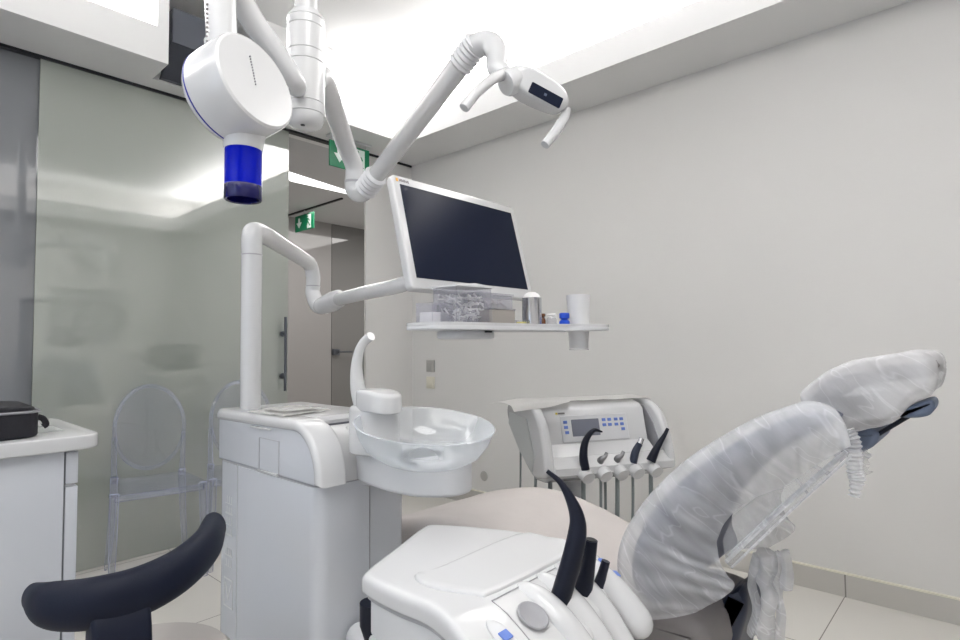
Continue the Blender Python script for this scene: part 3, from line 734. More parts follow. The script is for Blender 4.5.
ym = (yy0+yy1)/2
prism([(yy0+.002, zc+.028), (yy0+.008, zc+.028), (ym, zc-.008), (yy1-.008, zc+.028), (yy1-.002, zc+.028), (ym+.002, zc-.024)], 'x', UX0+.003, UX0+.0046, bm=b)
mkobj('emblem', b, 'faint', t, smooth=0)
# swivel support carrying the bowl
bc = V((.908, 1.010)); 
zt1, zb1 = .855, .774
def sup(pts): return smooth2(pts, 5, True)
sp = sup([(.90, 1.30), (.872, 1.22), (.853, 1.13), (.848, 1.04), (.862, .965), (.91, .91), (.965, .908), (1.005, .955), (1.015, 1.02), (1.0, 1.10), (.99, 1.18), (.985, 1.30)])
mkobj('bowl_support', plan_solid(sp, lambda x, y: zt1, lambda x, y: zb1, .018, 8, 5), 'satin', t)
mkobj('support_joint', prism(smooth2([(1.30, .765), (1.30, .90), (1.24, .885), (1.195, .86), (1.17, .80), (1.165, .765)], 4, True), 'x', .885, .975, .012, 3), 'plastic', t)

# bowl
t = thing('spittoon_bowl', (bc.x, bc.y, zt1), 'tilted round frosted glass spittoon bowl on the white support of the unit', 'bowl')
BT = Matrix.Translation((bc.x, bc.y, zt1-.006)) @ Matrix.Rotation(math.radians(7), 4, rt) @ Matrix.Rotation(math.radians(5.0), 4, fw) @ Matrix.Diagonal((1, 1, .86, 1))
mkobj('bowl', lathe([(0, 0), (.075, .0), (.108, .008), (.135, .028), (.152, .058), (.163, .094), (.1655, .098), (.163, .100), (.160, .096), (.148, .060), (.131, .031), (.105, .012), (.07, .004), (0, .004)], 72), 'bowl', t, BT.copy())
mkobj('drain', lathe([(0, .005), (.06, .005), (.055, .010), (.02, .008), (0, .009)], 36), 'darksteel', t, BT.copy())
# rinsing fixture
FB = at(378, 425, 1.40)
t = thing('rinse_faucet', (FB.x, FB.y, zt1), 'white rinsing fixture with tall curved spout at the left rim of the glass bowl', 'faucet')
mkobj('base', plan_solid(smooth2([(FB.x-.05, FB.y+.05), (FB.x-.055, FB.y), (FB.x-.03, FB.y-.035), (FB.x+.02, FB.y-.045), (FB.x+.05, FB.y-.02), (FB.x+.05, FB.y+.03), (FB.x, FB.y+.06)], 5, True), lambda x, y: .972, lambda x, y: zt1-.002, .012, 5, 4), 'plastic', t)
a0, a1 = at(362, 404, 1.41), at(388, 406, 1.36)
hd = V((a1.x-a0.x, a1.y-a0.y, 0)).normalized(); pd = V((-hd.y, hd.x, 0))
cc = at(381, 402, 1.375)
def lp(a, c_): return (cc.x+hd.x*a+pd.x*c_, cc.y+hd.y*a+pd.y*c_)
mkobj('cup_filler', plan_solid(smooth2([lp(-.062, .0), lp(-.055, .03), (lp(-.01, .04)), lp(.035, .034), lp(.052, 0), lp(.035, -.034), lp(-.01, -.042), lp(-.055, -.03)], 5, True), lambda x, y: cc.z+.030-.01*ease(((x-cc.x)*hd.x+(y-cc.y)*hd.y+.02)/.08), lambda x, y: cc.z-.022-.006*ease(((x-cc.x)*hd.x+(y-cc.y)*hd.y)/.05), .010, 6, 4), 'plastic', t)
mkobj('spout', tube([at(363, 405, 1.41), at(358, 388, 1.41), at(356.5, 368, 1.405), at(359, 352, 1.40), at(364, 342, 1.39), at(371, 336, 1.375)], [.023, .019, .0145, .012, .011, .0115], seg=22), 'plastic', t)

# napkins on the unit
t2 = thing('paper_napkin', (.9, 1.5, ztop_+.006), 'folded white paper napkin lying on top of the treatment unit by the post', 'napkin')
b = bmesh.new(); N = 14
c0, c1, c2_, c3 = [onZ(x, y, ztop_+.011) for x, y in ((247, 411.5), (283, 416), (331, 409.5), (292, 405))]
g = [[b.verts.new((c0.lerp(c1, i/N)).lerp(c3.lerp(c2_, i/N), j/N) + V((0, 0, .002*noise.noise(V((i*.5, j*.5, 3)))))) for j in range(N+1)] for i in range(N+1)]
for i in range(N):
    for j in range(N): b.faces.new((g[i][j], g[i+1][j], g[i+1][j+1], g[i][j+1]))
bmesh.ops.solidify(b, geom=list(b.faces), thickness=.005)
mkobj('napkin', b, 'paper', t2)
b = bmesh.new()
c0, c1, c2_, c3 = [onZ(x, y, ztop_+.0165) for x, y in ((262, 408.5), (284, 412), (322, 408), (296, 405))]
g = [[b.verts.new((c0.lerp(c1, i/N)).lerp(c3.lerp(c2_, i/N), j/N) + V((0, 0, .002*noise.noise(V((i*.4, j*.6, 8)))))) for j in range(N+1)] for i in range(N+1)]
for i in range(N):
    for j in range(N): b.faces.new((g[i][j], g[i+1][j], g[i+1][j+1], g[i][j+1]))
bmesh.ops.solidify(b, geom=list(b.faces), thickness=.003)
mkobj('upper_fold', b, 'paper', t2)

# ================================================================== DENTAL CHAIR
CXM, CW = 1.34, .25
t = thing('dental_chair', (CXM, 1.0, 0), 'reclined dental chair with film-covered backrest and headrest and a greige seat', 'dental chair')
def side_loft(prof, x0, x1, rnd, n=24, seed=0, amp=0, sc=12, ns=6):
    """closed (y,z) outline swept across the chair's width with rounded sides"""
    cy = sum(p[0] for p in prof)/len(prof); cz = sum(p[1] for p in prof)/len(prof)
    b = bmesh.new(); R = []
    xs = []
    for k in range(ns+1): a = math.pi/2*k/ns; xs.append((x0+rnd*(1-math.sin(a)), rnd*(1-math.cos(a))))
    xs = xs[::-1]
    mid = [(x0+rnd+(x1-x0-2*rnd)*k/n, 0) for k in range(1, n)]
    xr = [(x1-(x-x0), r) for x, r in xs[::-1]]
    allx = xs[::1][::-1][::-1] + []
    left = sorted(xs, key=lambda q: q[0]); right = sorted(xr, key=lambda q: q[0])
    m = len(prof)
    nrm = []
    for i in range(m):
        a_, b_ = prof[i-1], prof[(i+1) % m]; d = (b_[0]-a_[0], b_[1]-a_[1]); L = math.hypot(*d) or 1; nrm.append((d[1]/L, -d[0]/L))
    ar = sum(prof[i-1][0]*prof[i][1]-prof[i][0]*prof[i-1][1] for i in range(m))
    sgn = 1 if ar > 0 else -1
    for x, ins in left+mid+right:
        ring = []
        for (y, z), (ny, nz) in zip(prof, nrm):
            q = V((x, y-ny*sgn*ins, z-nz*sgn*ins))
            if amp: q += noise.noise_vector(q*sc+V((seed, 0, 0)))*amp
            ring.append(b.verts.new(q))
        R.append(ring)
    for a_, c_ in zip(R, R[1:]):
        for k in range(m): b.faces.new((a_[k], a_[(k+1) % m], c_[(k+1) % m], c_[k]))
    b.faces.new(R[0]); b.faces.new(R[-1][::-1])
    return b
def resamp(pl, m):
    pl = smooth2(pl, 8); L = [0]
    for a_, b_ in zip(pl, pl[1:]): L.append(L[-1]+math.hypot(b_[0]-a_[0], b_[1]-a_[1]))
    out = []; j = 0
    for k in range(m):
        s = L[-1]*k/(m-1)
        while j < len(L)-2 and L[j+1] < s: j += 1
        f = (s-L[j])/max(1e-9, L[j+1]-L[j]); out.append((pl[j][0]*(1-f)+pl[j+1][0]*f, pl[j][1]*(1-f)+pl[j+1][1]*f))
    return out
def slab(o2, i2, x0, x1, rnd, m=60, nx=10, nr=5, amp=0, sc=12, seed=0, pinch=0):
    """pad between an upper and a lower side outline, flanks rounded by rnd; pinch closes both ends softly"""
    b = bmesh.new(); O = resamp(o2, m); I = resamp(i2, m); R = []
    for k in range(m):
        o_k, i_k = V((0, *O[k])), V((0, *I[k])); h = (o_k-i_k).length; u_ = (o_k-i_k)/max(h, 1e-6)
        e = min(k, m-1-k)/max(1, m*.07)
        sq = math.sqrt(max(0, 1-(1-min(1, e))**2)) if pinch else 1
        mid = (o_k+i_k)/2; h *= max(sq, .06); r = min(rnd, h*.48); ring = []
        corner = [(r*(1-math.sin(math.pi/2*j/nr)), r*(1-math.cos(math.pi/2*j/nr))) for j in range(nr+1)]
        ins = pinch*(1-sq)*rnd
        top = [(x0+ins+a, h/2-c_) for a, c_ in corner[::-1]]; top = [(x0+ins+r*(1-math.cos(math.pi/2*j/nr)), h/2-r*(1-math.sin(math.pi/2*j/nr))) for j in range(nr+1)]
        full = top+[(x0+(x1-x0)*f/nx, h/2) for f in range(1, nx) if x0+ins+r < x0+(x1-x0)*f/nx < x1-ins-r]
        n_mid = nx-1
        full = top+[(x0+ins+r+(x1-x0-2*ins-2*r)*f/nx, h/2) for f in range(1, nx)]+[(x1+x0-a, c_) for a, c_ in top[::-1]]
        full = full+[(a, -c_) for a, c_ in full[::-1]]
        for a, c_ in full:
            q = V((a, 0, 0))+mid+u_*c_
            if amp: q += noise.noise_vector(q*sc+V((seed, 0, 0)))*amp
            ring.append(b.verts.new(q))
        R.append(ring)
    for a_, c_ in zip(R, R[1:]):
        for k in range(len(a_)): b.faces.new((a_[k], a_[(k+1) % len(a_)], c_[(k+1) % len(a_)], c_[k]))
    for rg in (R[0], R[-1]):
        c0 = b.verts.new(sum((v.co for v in rg), V((0, 0, 0)))/len(rg))
        for k in range(len(rg)): b.faces.new((c0, rg[k], rg[(k+1) % len(rg)]))
    return b
# seat and leg cushion
top = [(1.98, .36), (1.80, .43), (1.56, .515), (1.38, .585), (1.22, .628), (1.08, .640), (.94, .620), (.82, .585), (.72, .55), (.64, .52), (.60, .49)]
bot = [(.62, .43), (.8, .48), (1.05, .545), (1.25, .535), (1.5, .44), (1.8, .34), (1.97, .28)]
mkobj('seat', side_loft(smooth2(top+bot, 4, True), CXM-.265, CXM+.255, .045, amp=.003, sc=9), 'velvet', t)
mkobj('seat_shell', side_loft(smooth2([(.62, .44), (.8, .48), (1.05, .54), (1.3, .51), (1.6, .40), (1.6, .34), (1.2, .40), (.8, .38), (.62, .37)], 4, True), CXM-.2, CXM+.2, .03), 'slate', t)
mkobj('base', plan_solid(rrect(CXM-.22, CXM+.22, .55, 1.55, .12), lambda x, y: .12, lambda x, y: 0, .03, 5), 'darkslate', t)
mkobj('lift_arm', side_loft([(.75, .1), (.95, .1), (1.15, .42), (.85, .42)], CXM-.12, CXM+.12, .02), 'darkslate', t)
# backrest: outlines given at the near flank x = CXM-.2
XN = CXM-.25
def yz(pts, X_): return [(lambda q: (q.y, q.z))(onX(x, y, X_)) for x, y in pts]
outer = [(640, 610), (627, 578), (630, 548), (650, 512), (680, 480), (714, 455), (761, 429), (800, 416), (830, 411)]
o_ = yz(outer, XN)
def offs(pl, d):
    out = []
    for i, p in enumerate(pl):
        a_, b_ = pl[max(i-1, 0)], pl[min(i+1, len(pl)-1)]; v = (b_[0]-a_[0], b_[1]-a_[1]); L = math.hypot(*v)
        out.append((p[0]-v[1]/L*d, p[1]+v[0]/L*d))
    return out
cush_in = yz([(665, 612), (652, 582), (657, 553), (677, 520), (707, 492), (740, 468), (781, 447), (812, 436), (834, 430)], XN)
mkobj('backrest', slab(offs(o_, -.002), cush_in, CXM-.243, CXM+.243, .03, pinch=1), 'cushion', t)
# film cover: shell slightly outside, reaching round the flank to a gathered inner edge
inn_px = [(690, 618), (728, 594), (717, 573), (711, 548), (722, 523), (746, 503), (780, 489), (812, 468), (838, 453)]
i_ = yz(inn_px, XN)
def cover(o2, i2, x0, x1, m=150, nf=16, nt_=26, puck=.005, edge=.03, seed=0):
    """one film sheet: gathered edge, up the near flank, across the padded face, down the far flank to its gathered edge"""
    b = bmesh.new(); O = resamp(o2, m); OI = resamp(offs(o2, -.022), m); I = resamp(i2, m); g = []
    for k in range(m):
        row = []; ph = k*.62+3*noise.noise(V((k*.06, 1, seed)))
        def flank(xf, sg):
            r_ = []
            for j in range(nf+1):
                s_ = 1-j/nf
                y = OI[k][0]*(1-s_)+I[k][0]*s_; z = OI[k][1]*(1-s_)+I[k][1]*s_
                wob = math.sin(ph+1.6*noise.noise(V((s_*2, k*.05, seed))))*puck*s_**1.4 + .007*s_*noise.noise(V((y*13, z*13, seed)))
                x = xf + sg*(.004+.012*math.sin(s_*3.0)-.035*s_*s_) + wob
                r_.append(V((x, y+.2*wob, z-.2*wob)))
            return r_
        pts = flank(x0, -1)
        for j in range(1, nt_):
            f_ = j/nt_; x = x0+(x1-x0)*f_; e = min(x-x0, x1-x); q_ = 0 if e > edge else 1-math.sqrt(max(0, 1-(1-e/edge)**2))
            y = O[k][0]*(1-q_)+OI[k][0]*q_; z = O[k][1]*(1-q_)+OI[k][1]*q_
            pts.append(V((x, y, z))+noise.noise_vector(V((x*9, y*30, z*30+seed)))*.0022)
        pts += flank(x1, 1)[::-1]
        g.append([b.verts.new(p_) for p_ in pts])
    for k in range(m-1):
        for j in range(len(g[0])-1): b.faces.new((g[k][j], g[k+1][j], g[k+1][j+1], g[k][j+1]))
    return b
oc_ = yz([(644, 616), (628, 580), (629, 548), (649, 512), (680, 479), (714, 454), (761, 428), (795, 416), (812, 412), (826, 416), (834, 429), (838, 446)], XN)
mkobj('backrest_cover', cover(offs(oc_, .003), i_, CXM-.25, CXM+.25), 'film', t, smooth=180)
# clear stretched film and elastic edges between gathered edge and hinge
tri = yz([(712, 548), (723, 522), (747, 503), (781, 489), (813, 467), (838, 452), (844, 458), (790, 512), (752, 548), (722, 578), (716, 572)], XN)
mkobj('clear_film', prism(tri, 'x', CXM-.195, CXM-.194), 'filmclear', t, smooth=0)
b = bmesh.new()
for pa, pb_, r in (((716, 570), (840, 456), .0035), ((722, 576), (846, 460), .0022), ((718, 563), (832, 461), .002)):
    qa, qb = onX(*pa, XN), onX(*pb_, XN); qa.x = qb.x = CXM-.197; tube([qa, qa.lerp(qb, .5)+V((0, 0, .003)), qb], r, seg=8, bm=b)
mkobj('elastic_edge', b, 'film', t)
# headrest
ho = yz([(805, 396), (820, 379), (845, 367), (880, 360), (914, 357), (937, 358)], CXM-.13)
hi_2 = yz([(812, 412), (828, 399), (850, 389), (880, 383), (912, 379), (937, 376)], CXM-.13)
mkobj('headrest', slab(ho, hi_2, CXM-.135, CXM+.135, .02, pinch=1), 'headcushion', t)
ho = yz([(801, 400), (806, 388), (822, 374), (845, 363), (880, 357), (912, 352), (939, 356)], CXM-.13)
hi_2 = yz([(808, 411), (830, 417), (848, 431), (868, 431), (896, 419), (914, 404), (938, 389)], CXM-.13)
mkobj('headrest_cover', slab(ho, hi_2, CXM-.152, CXM+.152, .024, pinch=1, m=90, nx=22, nr=7, amp=.005, sc=22), 'filmhead', t, smooth=180)
hb1 = yz([(896, 416), (905, 408), (918, 403), (931, 400), (935, 406), (930, 415), (918, 418), (905, 418)], CXM-.13)
mkobj('headrest_lever', side_loft(smooth2(hb1, 4, True), CXM-.13, CXM-.04, .008, n=4), 'slate', t)
hb2 = yz([(842, 434), (862, 428), (878, 432), (876, 444), (864, 451), (850, 452), (843, 444)], CXM-.10)
mkobj('headrest_joint', side_loft(smooth2(hb2, 4, True), CXM-.11, CXM+.08, .01, n=4), 'slate', t)
hb3 = yz([(838, 434), (848, 434), (851, 444), (846, 455), (840, 452)], CXM-.15)
mkobj('joint_clip', side_loft(smooth2(hb3, 4, True), CXM-.15, CXM-.06, .006, n=4), 'navy', t)
mkobj('lever_rod', tube([onX(872, 438, CXM-.09), onX(912, 414, CXM-.09)], .004, seg=8, sm=False), 'navy', t)
# ruched cover end hanging under the headrest
pts = [onX(x, y, CXM-.17) for x, y in ((846, 430), (852, 440), (854, 455), (855, 470), (857, 480), (854, 496))]
path = catmull(pts, 12); rad = [.0125 + .0018*math.sin(i*1.9) - .0045*ease((i-44)/14) for i in range(len(path))]
mkobj('cover_knot', tube(path, rad, seg=14, sm=False), 'film', t, smooth=60)
pts = [onX(x, y, CXM-.1) for x, y in ((863, 447), (866, 456), (863, 466), (868, 474))]
path = catmull(pts, 8); rad = [.007+.003*math.sin(i*1.1) for i in range(len(path))]
mkobj('cover_knot', tube(path, rad, seg=10, sm=False), 'filmclear', t)
# back column, dark blue
bcol = yz([(722, 592), (735, 588), (752, 576), (757, 600), (745, 645), (735, 700), (690, 760), (670, 720), (705, 660), (718, 620)], CXM)
mkobj('back_column', side_loft(smooth2(bcol, 4, True), CXM-.09, CXM+.09, .03), 'darkslate', t)
# seat pad flank at the lower left of the backrest
sf = yz([(612, 625), (640, 606), (668, 603), (700, 614), (714, 628), (716, 660), (690, 690), (620, 700)], CXM-.17)
mkobj('hip_pad', side_loft(smooth2(sf, 4, True), CXM-.22, CXM+.1, .03), 'headcushion', t)
# hanging gathered film
for k, (pp, xx, rr_) in enumerate((([(766, 552), (764, 580), (769, 600), (764, 622), (768, 645)], CXM-.08, .030), ([(779, 552), (778, 585), (781, 612), (777, 640)], CXM-.05, .017), ([(783, 552), (787, 570), (786, 588)], CXM-.06, .022), ([(758, 556), (752, 585), (757, 612), (752, 634)], CXM-.1, .015))):
    path = catmull([onX(x, y, xx) for x, y in pp], 16)
    rad = [rr_*(.9+.45*noise.noise(V((i*.07, k*3.3, 0)))) for i in range(len(path))]
    b = tube(path, rad, seg=30, sm=False, flat=(1, .6))
    for v in b.verts:
        n_ = noise.noise_vector(V((v.co.x*60, v.co.y*60, v.co.z*16+k))); v.co += n_*.0065
    mkobj('hanging_film', b, 'film', t, smooth=180)

# ================================================================== DENTIST ELEMENT
DW = V((.867, -.5, 0)).normalized(); DN = V((-.5, -.867, 0)).normalized()
DC = at(603, 478, 2.12); DC.z = .612
# local: x width, y = depth away from the viewer (-DN), z up
DT = Matrix.Translation(DC) @ Matrix((DW, -DN, V((0, 0, 1)))).transposed().to_4x4()
t = thing('instrument_console', (DC.x, DC.y, DC.z), 'white dentist console with a small screen, blue keys and five hanging instruments behind the chair', 'instrument console')
prof = [(.26, .21), (.26, .262), (.20, .278), (.10, .282), (.05, .272), (.03, .255), (.0, .14), (-.06, .10), (-.075, .055), (-.06, .03), (-.0, .005), (.08, .0), (.24, .12)]
mkobj('housing', prism(prof, 'x', -.24, .20, .008, 3), 'plastic', t, DT.copy())
# cheeks
ck = smooth2([(.27, .2), (.27, .268), (.18, .285), (.06, .283), (-.02, .24), (-.065, .16), (-.085, .085), (-.078, .048), (-.035, .03), (.03, .028), (.14, .09)], 4, True)
mkobj('side_cheek', prism(ck, 'x', -.275, -.235, .012, 4), 'plastic', t, DT.copy())
mkobj('cheek_face', prism([(.255, .19), (.245, .235), (.07, .23), (.0, .1), (.02, .04), (.14, .10)], 'x', -.2785, -.272), 'faint', t, DT.copy(), 0)
mkobj('handle', prism(ck, 'x', .225, .262, .014, 4), 'plastic', t, DT.copy())
mkobj('handle_recess', prism([(.20, .225), (.19, .262), (.06, .26), (-.0, .2), (-.045, .12), (.0, .1), (.06, .17)], 'x', .2215, .226, .001, 1), 'seam', t, DT.copy(), 0)
# instrument ledge
mkobj('ledge', prism([(.02, .105), (-.06, .105), (-.09, .07), (-.09, .045), (-.04, .03), (.02, .03)], 'x', -.24, .255, .008, 3), 'plastic', t, DT.copy())
# slanted control panel, local frame on the sloping face
fx = V((1, 0, 0)); fy = V((0, .03, .115)).normalized(); fz = fx.cross(fy)
fz = fz if fz.y < 0 else -fz
FT = DT @ Matrix.Translation((-.008, .014, .190)) @ Matrix((fx, fy, fz)).transposed().to_4x4()
mkobj('control_panel', prism(rrect(-.155, .125, -.048, .05, .004, 3), 'z', 0, .005, .002, 1), 'satin', t, FT.copy())
mkobj('screen', prism(rrect(-.112, .002, -.028, .034, .002, 2), 'z', .005, .0065), 'lcd', t, FT.copy(), 0)
for (kx, ky) in [(-.137, .026), (-.136, .007), (-.134, -.012)] + [(.024+i*.024+(.004 if i > 1 else 0), y_) for i in range(4) for y_ in (.028, .009)] + [(.102, -.010)]:
    mkobj('key', box(kx-.008, kx+.008, ky-.0055, ky+.0055, .005, .0072, .001, 1), 'key', t, FT.copy())
mkobj('yellow_logo_square', box(-.17, -.163, .056, .063, .001, .004), 'yellow', t, FT.copy(), 0)['label'] = 'small yellow logo square'
b = bmesh.new()
for k in range(6): box(-.159+k*.0045, -.156+k*.0045, .0565, .0625, .001, .0035, bm=b)
mkobj('printed_marks', b, 'greytext', t, FT.copy(), 0)
# five cradles and tools
xs5 = [-.125, -.055, .013, .078, .155]
for i, x in enumerate(xs5):
    b = bmesh.new()
    tube([(x, -.0, .078), (x+.004, -.06, .056), (x+.010, -.105, .034)], [.032, .031, .026], seg=24, bm=b, n=6, flat=(.85, 1))
    mkobj('cradle', b, 'plastic', t, DT.copy())
    mkobj('cradle_cup', lathe([(0, 0), (.019, 0), (.024, .004), (0, .004)], 24), 'seam', t, DT @ align((x-.010, -.070, .076), (-.15, -.5, .75)))
def tl(pts, rad, name, m, **k): mkobj(name, tube([V(p) for p in pts], rad, **k), m, t, DT.copy())
x = xs5[0]; tl([(x+.004, -.09, .062), (x+.0, -.085, .11), (x+.015, -.075, .16), (x+.05, -.07, .195), (x+.085, -.07, .188)], [.016, .015, .012, .008, .003], 'suction_tip', 'navy', seg=16)
for x in xs5[1:3]:
    tl([(x, -.07, .075), (x+.004, -.08, .092), (x+.016, -.085, .102), (x+.024, -.085, .116)], [.013, .012, .008, .006], 'handpiece', 'tool', seg=14)
x = xs5[3]; tl([(x, -.08, .07), (x+.012, -.08, .11), (x+.028, -.085, .14)], [.015, .014, .011], 'handpiece', 'darkslate', seg=16)
tl([(x+.028, -.085, .14), (x+.036, -.086, .158)], [.010, .009], 'handpiece_tip', 'steel', seg=14)
x = xs5[4]; tl([(x-.005, -.085, .072), (x+.02, -.09, .12), (x+.05, -.095, .165), (x+.064, -.097, .19)], [.018, .013, .008, .006], 'handpiece', 'navy', seg=16)
# hoses hanging
def hose(xl, yl, z0_, z1_, r, sway):
    tl([(xl, yl, z0_), (xl+sway*.3, yl, z0_-(z0_-z1_)*.4), (xl+sway, yl+.01, z1_)], r, 'hose', 'hose', seg=10)
for i, x in enumerate(xs5):
    hose(x+.012, -.06, .03, -.33, .0052 if i % 2 else .008, -.012)
hose(xs5[1]+.035, -.05, .03, -.25, .005, 0); 
hose(-.22, .12, .06, -.2, .006, -.01); hose(-.2, .03, .03, -.2, .007, -.01); hose(-.17, .1, .02, -.2, .006, -.02); hose(-.25, .2, .16, -.1, .004, 0)
mkobj('support_column', tube([(-.10, .05, .03), (-.10, .05, -.612)], .045, seg=24, sm=False), 'satin', t, DT.copy())
mkobj('foot', lathe([(0, 0), (.17, 0), (.17, .015), (.05, .03), (0, .03)], 32), 'satin', t, Matrix.Translation((DT @ V((-.10, .05, 0))).to_2d().to_3d()))
# cloth on top
b = bmesh.new(); N = 22; g = []
for i in range(N+1):
    row = []
    for j in range(N+1):
        x = -.345+(.60)*i/N; y = .02+.28*j/N
        z = .2865 if y < .2 else .2865-(y-.2)*.18
        if x < -.275: z -= (-.275-x)*.1; y += 0
        if y < .05 and x < -.1: z -= .02*((.05-y)/.03)*ease((-.1-x)/.15)
        z += .004+.003*noise.noise(V((x*14, y*14, 0)))
        if y < .055 and x > -.12: y = .055-.0
        row.append(b.verts.new((x, y, z)))
    g.append(row)
for i in range(N):
    for j in range(N): b.faces.new((g[i][j], g[i+1][j], g[i+1][j+1], g[i][j+1]))
bmesh.ops.solidify(b, geom=list(b.faces), thickness=.002)
tag(mkobj('tray_cloth', b, 'paper', None, DT.copy(), 60), 'thin white cover sheet lying over the top of the console behind the chair', 'cover sheet')

# ================================================================== ASSISTANT ELEMENT
t = thing('assistant_console', (.8, .7, .6), 'white assistant console in the foreground holding black suction tubes in rounded sockets', 'instrument console')
def zt2(x, y):
    s = ease((.60-y)/.17); l = ease((.64-x)/.08)*ease((.80-y)/.3)
    return .722 - .075*s - .006*l
plan = smooth2([(.600, .815), (.620, .842), (.73, .893), (.845, .945), (.878, .94), (.918, .87), (.957, .78), (.972, .69), (.970, .60), (.955, .545), (.90, .515), (.82, .49), (.70, .455), (.60, .44), (.568, .48), (.582, .58), (.600, .66), (.596, .735)], 4, True)
mkobj('top_shell', plan_solid(plan, zt2, lambda x, y: zt2(x, y)-.036, .014, 16, 5), 'plastic', t)
c_ = (.79, .70)
plan2 = [(c_[0]+(p[0]-c_[0])*.93, c_[1]+(p[1]-c_[1])*.93) for p in plan]
mkobj('lower_body', plan_solid(plan2, lambda x, y: zt2(x, y)-.034, lambda x, y: zt2(x, y)-.11, .015, 8, 4), 'satin', t)
plan3 = [(c_[0]+(p[0]-c_[0])*.955, c_[1]+(p[1]-c_[1])*.955) for p in plan]
mkobj('shadow_gap', plan_solid(plan3, lambda x, y: zt2(x, y)-.036, lambda x, y: zt2(x, y)-.044, .002, 6, 2), 'seam', t)
# raised right part of the top, its left edge a long soft ridge
padp = [(.655, .752), (.70, .742), (.935, .748), (.962, .69), (.955, .61), (.70, .603), (.668, .625), (.640, .70)]
padp = smooth2(padp, 3, True)
mkobj('top_pad', plan_solid(padp, lambda x, y: .7275, lambda x, y: .70, .008, 6, 3), 'plastic', t)
b = bmesh.new()
tube([V((.672, .590, zt2(.672, .59)+.0012)), V((.80, .590, zt2(.8, .59)+.0012)), V((.955, .590, zt2(.95, .59)+.0012))], .0009, seg=6, sm=False, bm=b)
pp = [V((.672, y, zt2(.672, y)+.0010)) for y in (.59, .56, .53, .50, .47)]
tube(pp, .0009, seg=6, sm=False, bm=b)
mkobj('panel_seam', b, 'seam', t)
# rounded socket tongues drooping over the front
def tongue(x, r, y0=.60, y1=.50, drop=.075, lift=.0):
    pts = []; rr = []
    for k in range(7):
        f = k/6; pts.append(V((x+.012*f, y0+(y1-y0)*f, .722+lift-r*.62-drop*f**1.7))); rr.append(r*(.78+.22*math.sin(min(1, f*1.6)*math.pi/2)))
    mkobj('socket', tube(pts, rr, seg=26, flat=(.85, 1), roundcap=True), 'plastic', t)
for x, r, y1, dr in ((.752, .027, .455, .10), (.803, .026, .465, .10), (.857, .0255, .475, .095), (.912, .030, .478, .07)):
    tongue(x, r, .585, y1, dr, .004)
pk = V((.708, .538, zt2(.708, .538)+.004))
mkobj('empty_socket', lathe([(0, 0), (.019, 0), (.024, .0025), (.026, .001), (0, -.004)], 28), 'seam', t, align(pk, (0, -.5, .9)))
for q, dv in ((onY(557, 611, .528), 0), (onY(579, 601, .535), 0), (onY(600, 587, .54), 0)):
    q = V((q.x, q.y, q.z)); mkobj('socket_cup', lathe([(0, 0), (.0195, 0), (.022, .002), (.023, -.003), (0, -.006)], 26), 'seam', t, align(q+V((0, 0, -.004)), (0, -.4, .9)))
# key panels
b = plan_solid(smooth2([(.620, .545), (.632, .565), (.648, .55), (.652, .50), (.645, .455), (.630, .455), (.624, .49)], 4, True), lambda x, y: zt2(x, y)+.003, lambda x, y: zt2(x, y)-.004, .002, 4, 2)
mkobj('key_strip', b, 'satin', t)
for y in (.535, .513):
    mkobj('key', box(-.009, .009, -.008, .008, 0, .003, .001), 'key', t, Matrix.Translation((.638, y, zt2(.638, y)+.0025)) @ Matrix.Rotation(math.radians(22), 4, 'X'))
for f in (.12, .36, .6):
    y = .585-.107*f; z = .722+.004-.030*.62-.07*f**1.7+.030*.86
    mkobj('key', box(-.0075, .0075, -.0065, .0065, -.002, .0022, .001), 'key', t, align((.918+.012*f+.008, y, z-.001), (.30, -.25-.5*f, .9), (1, 0, -.3)))
# suction tubes
B1 = at(555, 612, .93)
big = [at(557, 608, .93), at(564, 586, .93), at(571, 562, .93), at(577, 535, .935), at(577, 517, .94), at(570, 498, .945), at(560, 482, .95), at(547, 471, .955)]
mkobj('suction_tube', tube(big, [.0165, .0168, .0165, .0155, .0125, .0085, .005, .0035], seg=24, flat=(1, 1)), 'navy', t)
mkobj('suction_tube', tube([at(578, 604, .97), at(584, 585, .97), at(588, 565, .97), at(591, 540, .97)], [.018, .0155, .0125, .0115], seg=22), 'navy', t)
mkobj('tube_mouth', lathe([(0, -.001), (.0095, -.001), (.0095, .0008), (0, .0008)], 20), 'black', t, align(at(591, 539.7, .97), at(591, 540, .97)-at(588, 565, .97)))
mkobj('syringe_handle', tube([at(597, 592, 1.0), at(601, 578, 1.0), at(606, 561, 1.0)], [.014, .009, .0075], seg=20), 'navy', t)
# carrying arm, dark knob and white joint under the console
b = tube([(.70, .72, .60), (.70, .76, .5), (.76, .95, .42), (.86, 1.19, .40)], [.035, .035, .035, .035], seg=18)
mkobj('carrying_arm', b, 'satin', t)
q = at(371, 618, 1.22)
mkobj('knob', tube([at(371, 602, 1.22), at(371, 624, 1.22), at(374, 648, 1.22)], [.024, .024, .014], seg=20, sm=False), 'navy', t)
mkobj('knob_joint', tube([at(396, 625, 1.05), at(400, 660, 1.05)], [.038, .045], seg=22, sm=False, roundcap=True), 'satin', t)
mkobj('knob_bar', tube([at(374, 640, 1.2), at(400, 655, 1.08)], .012, seg=12, sm=False), 'satin', t)

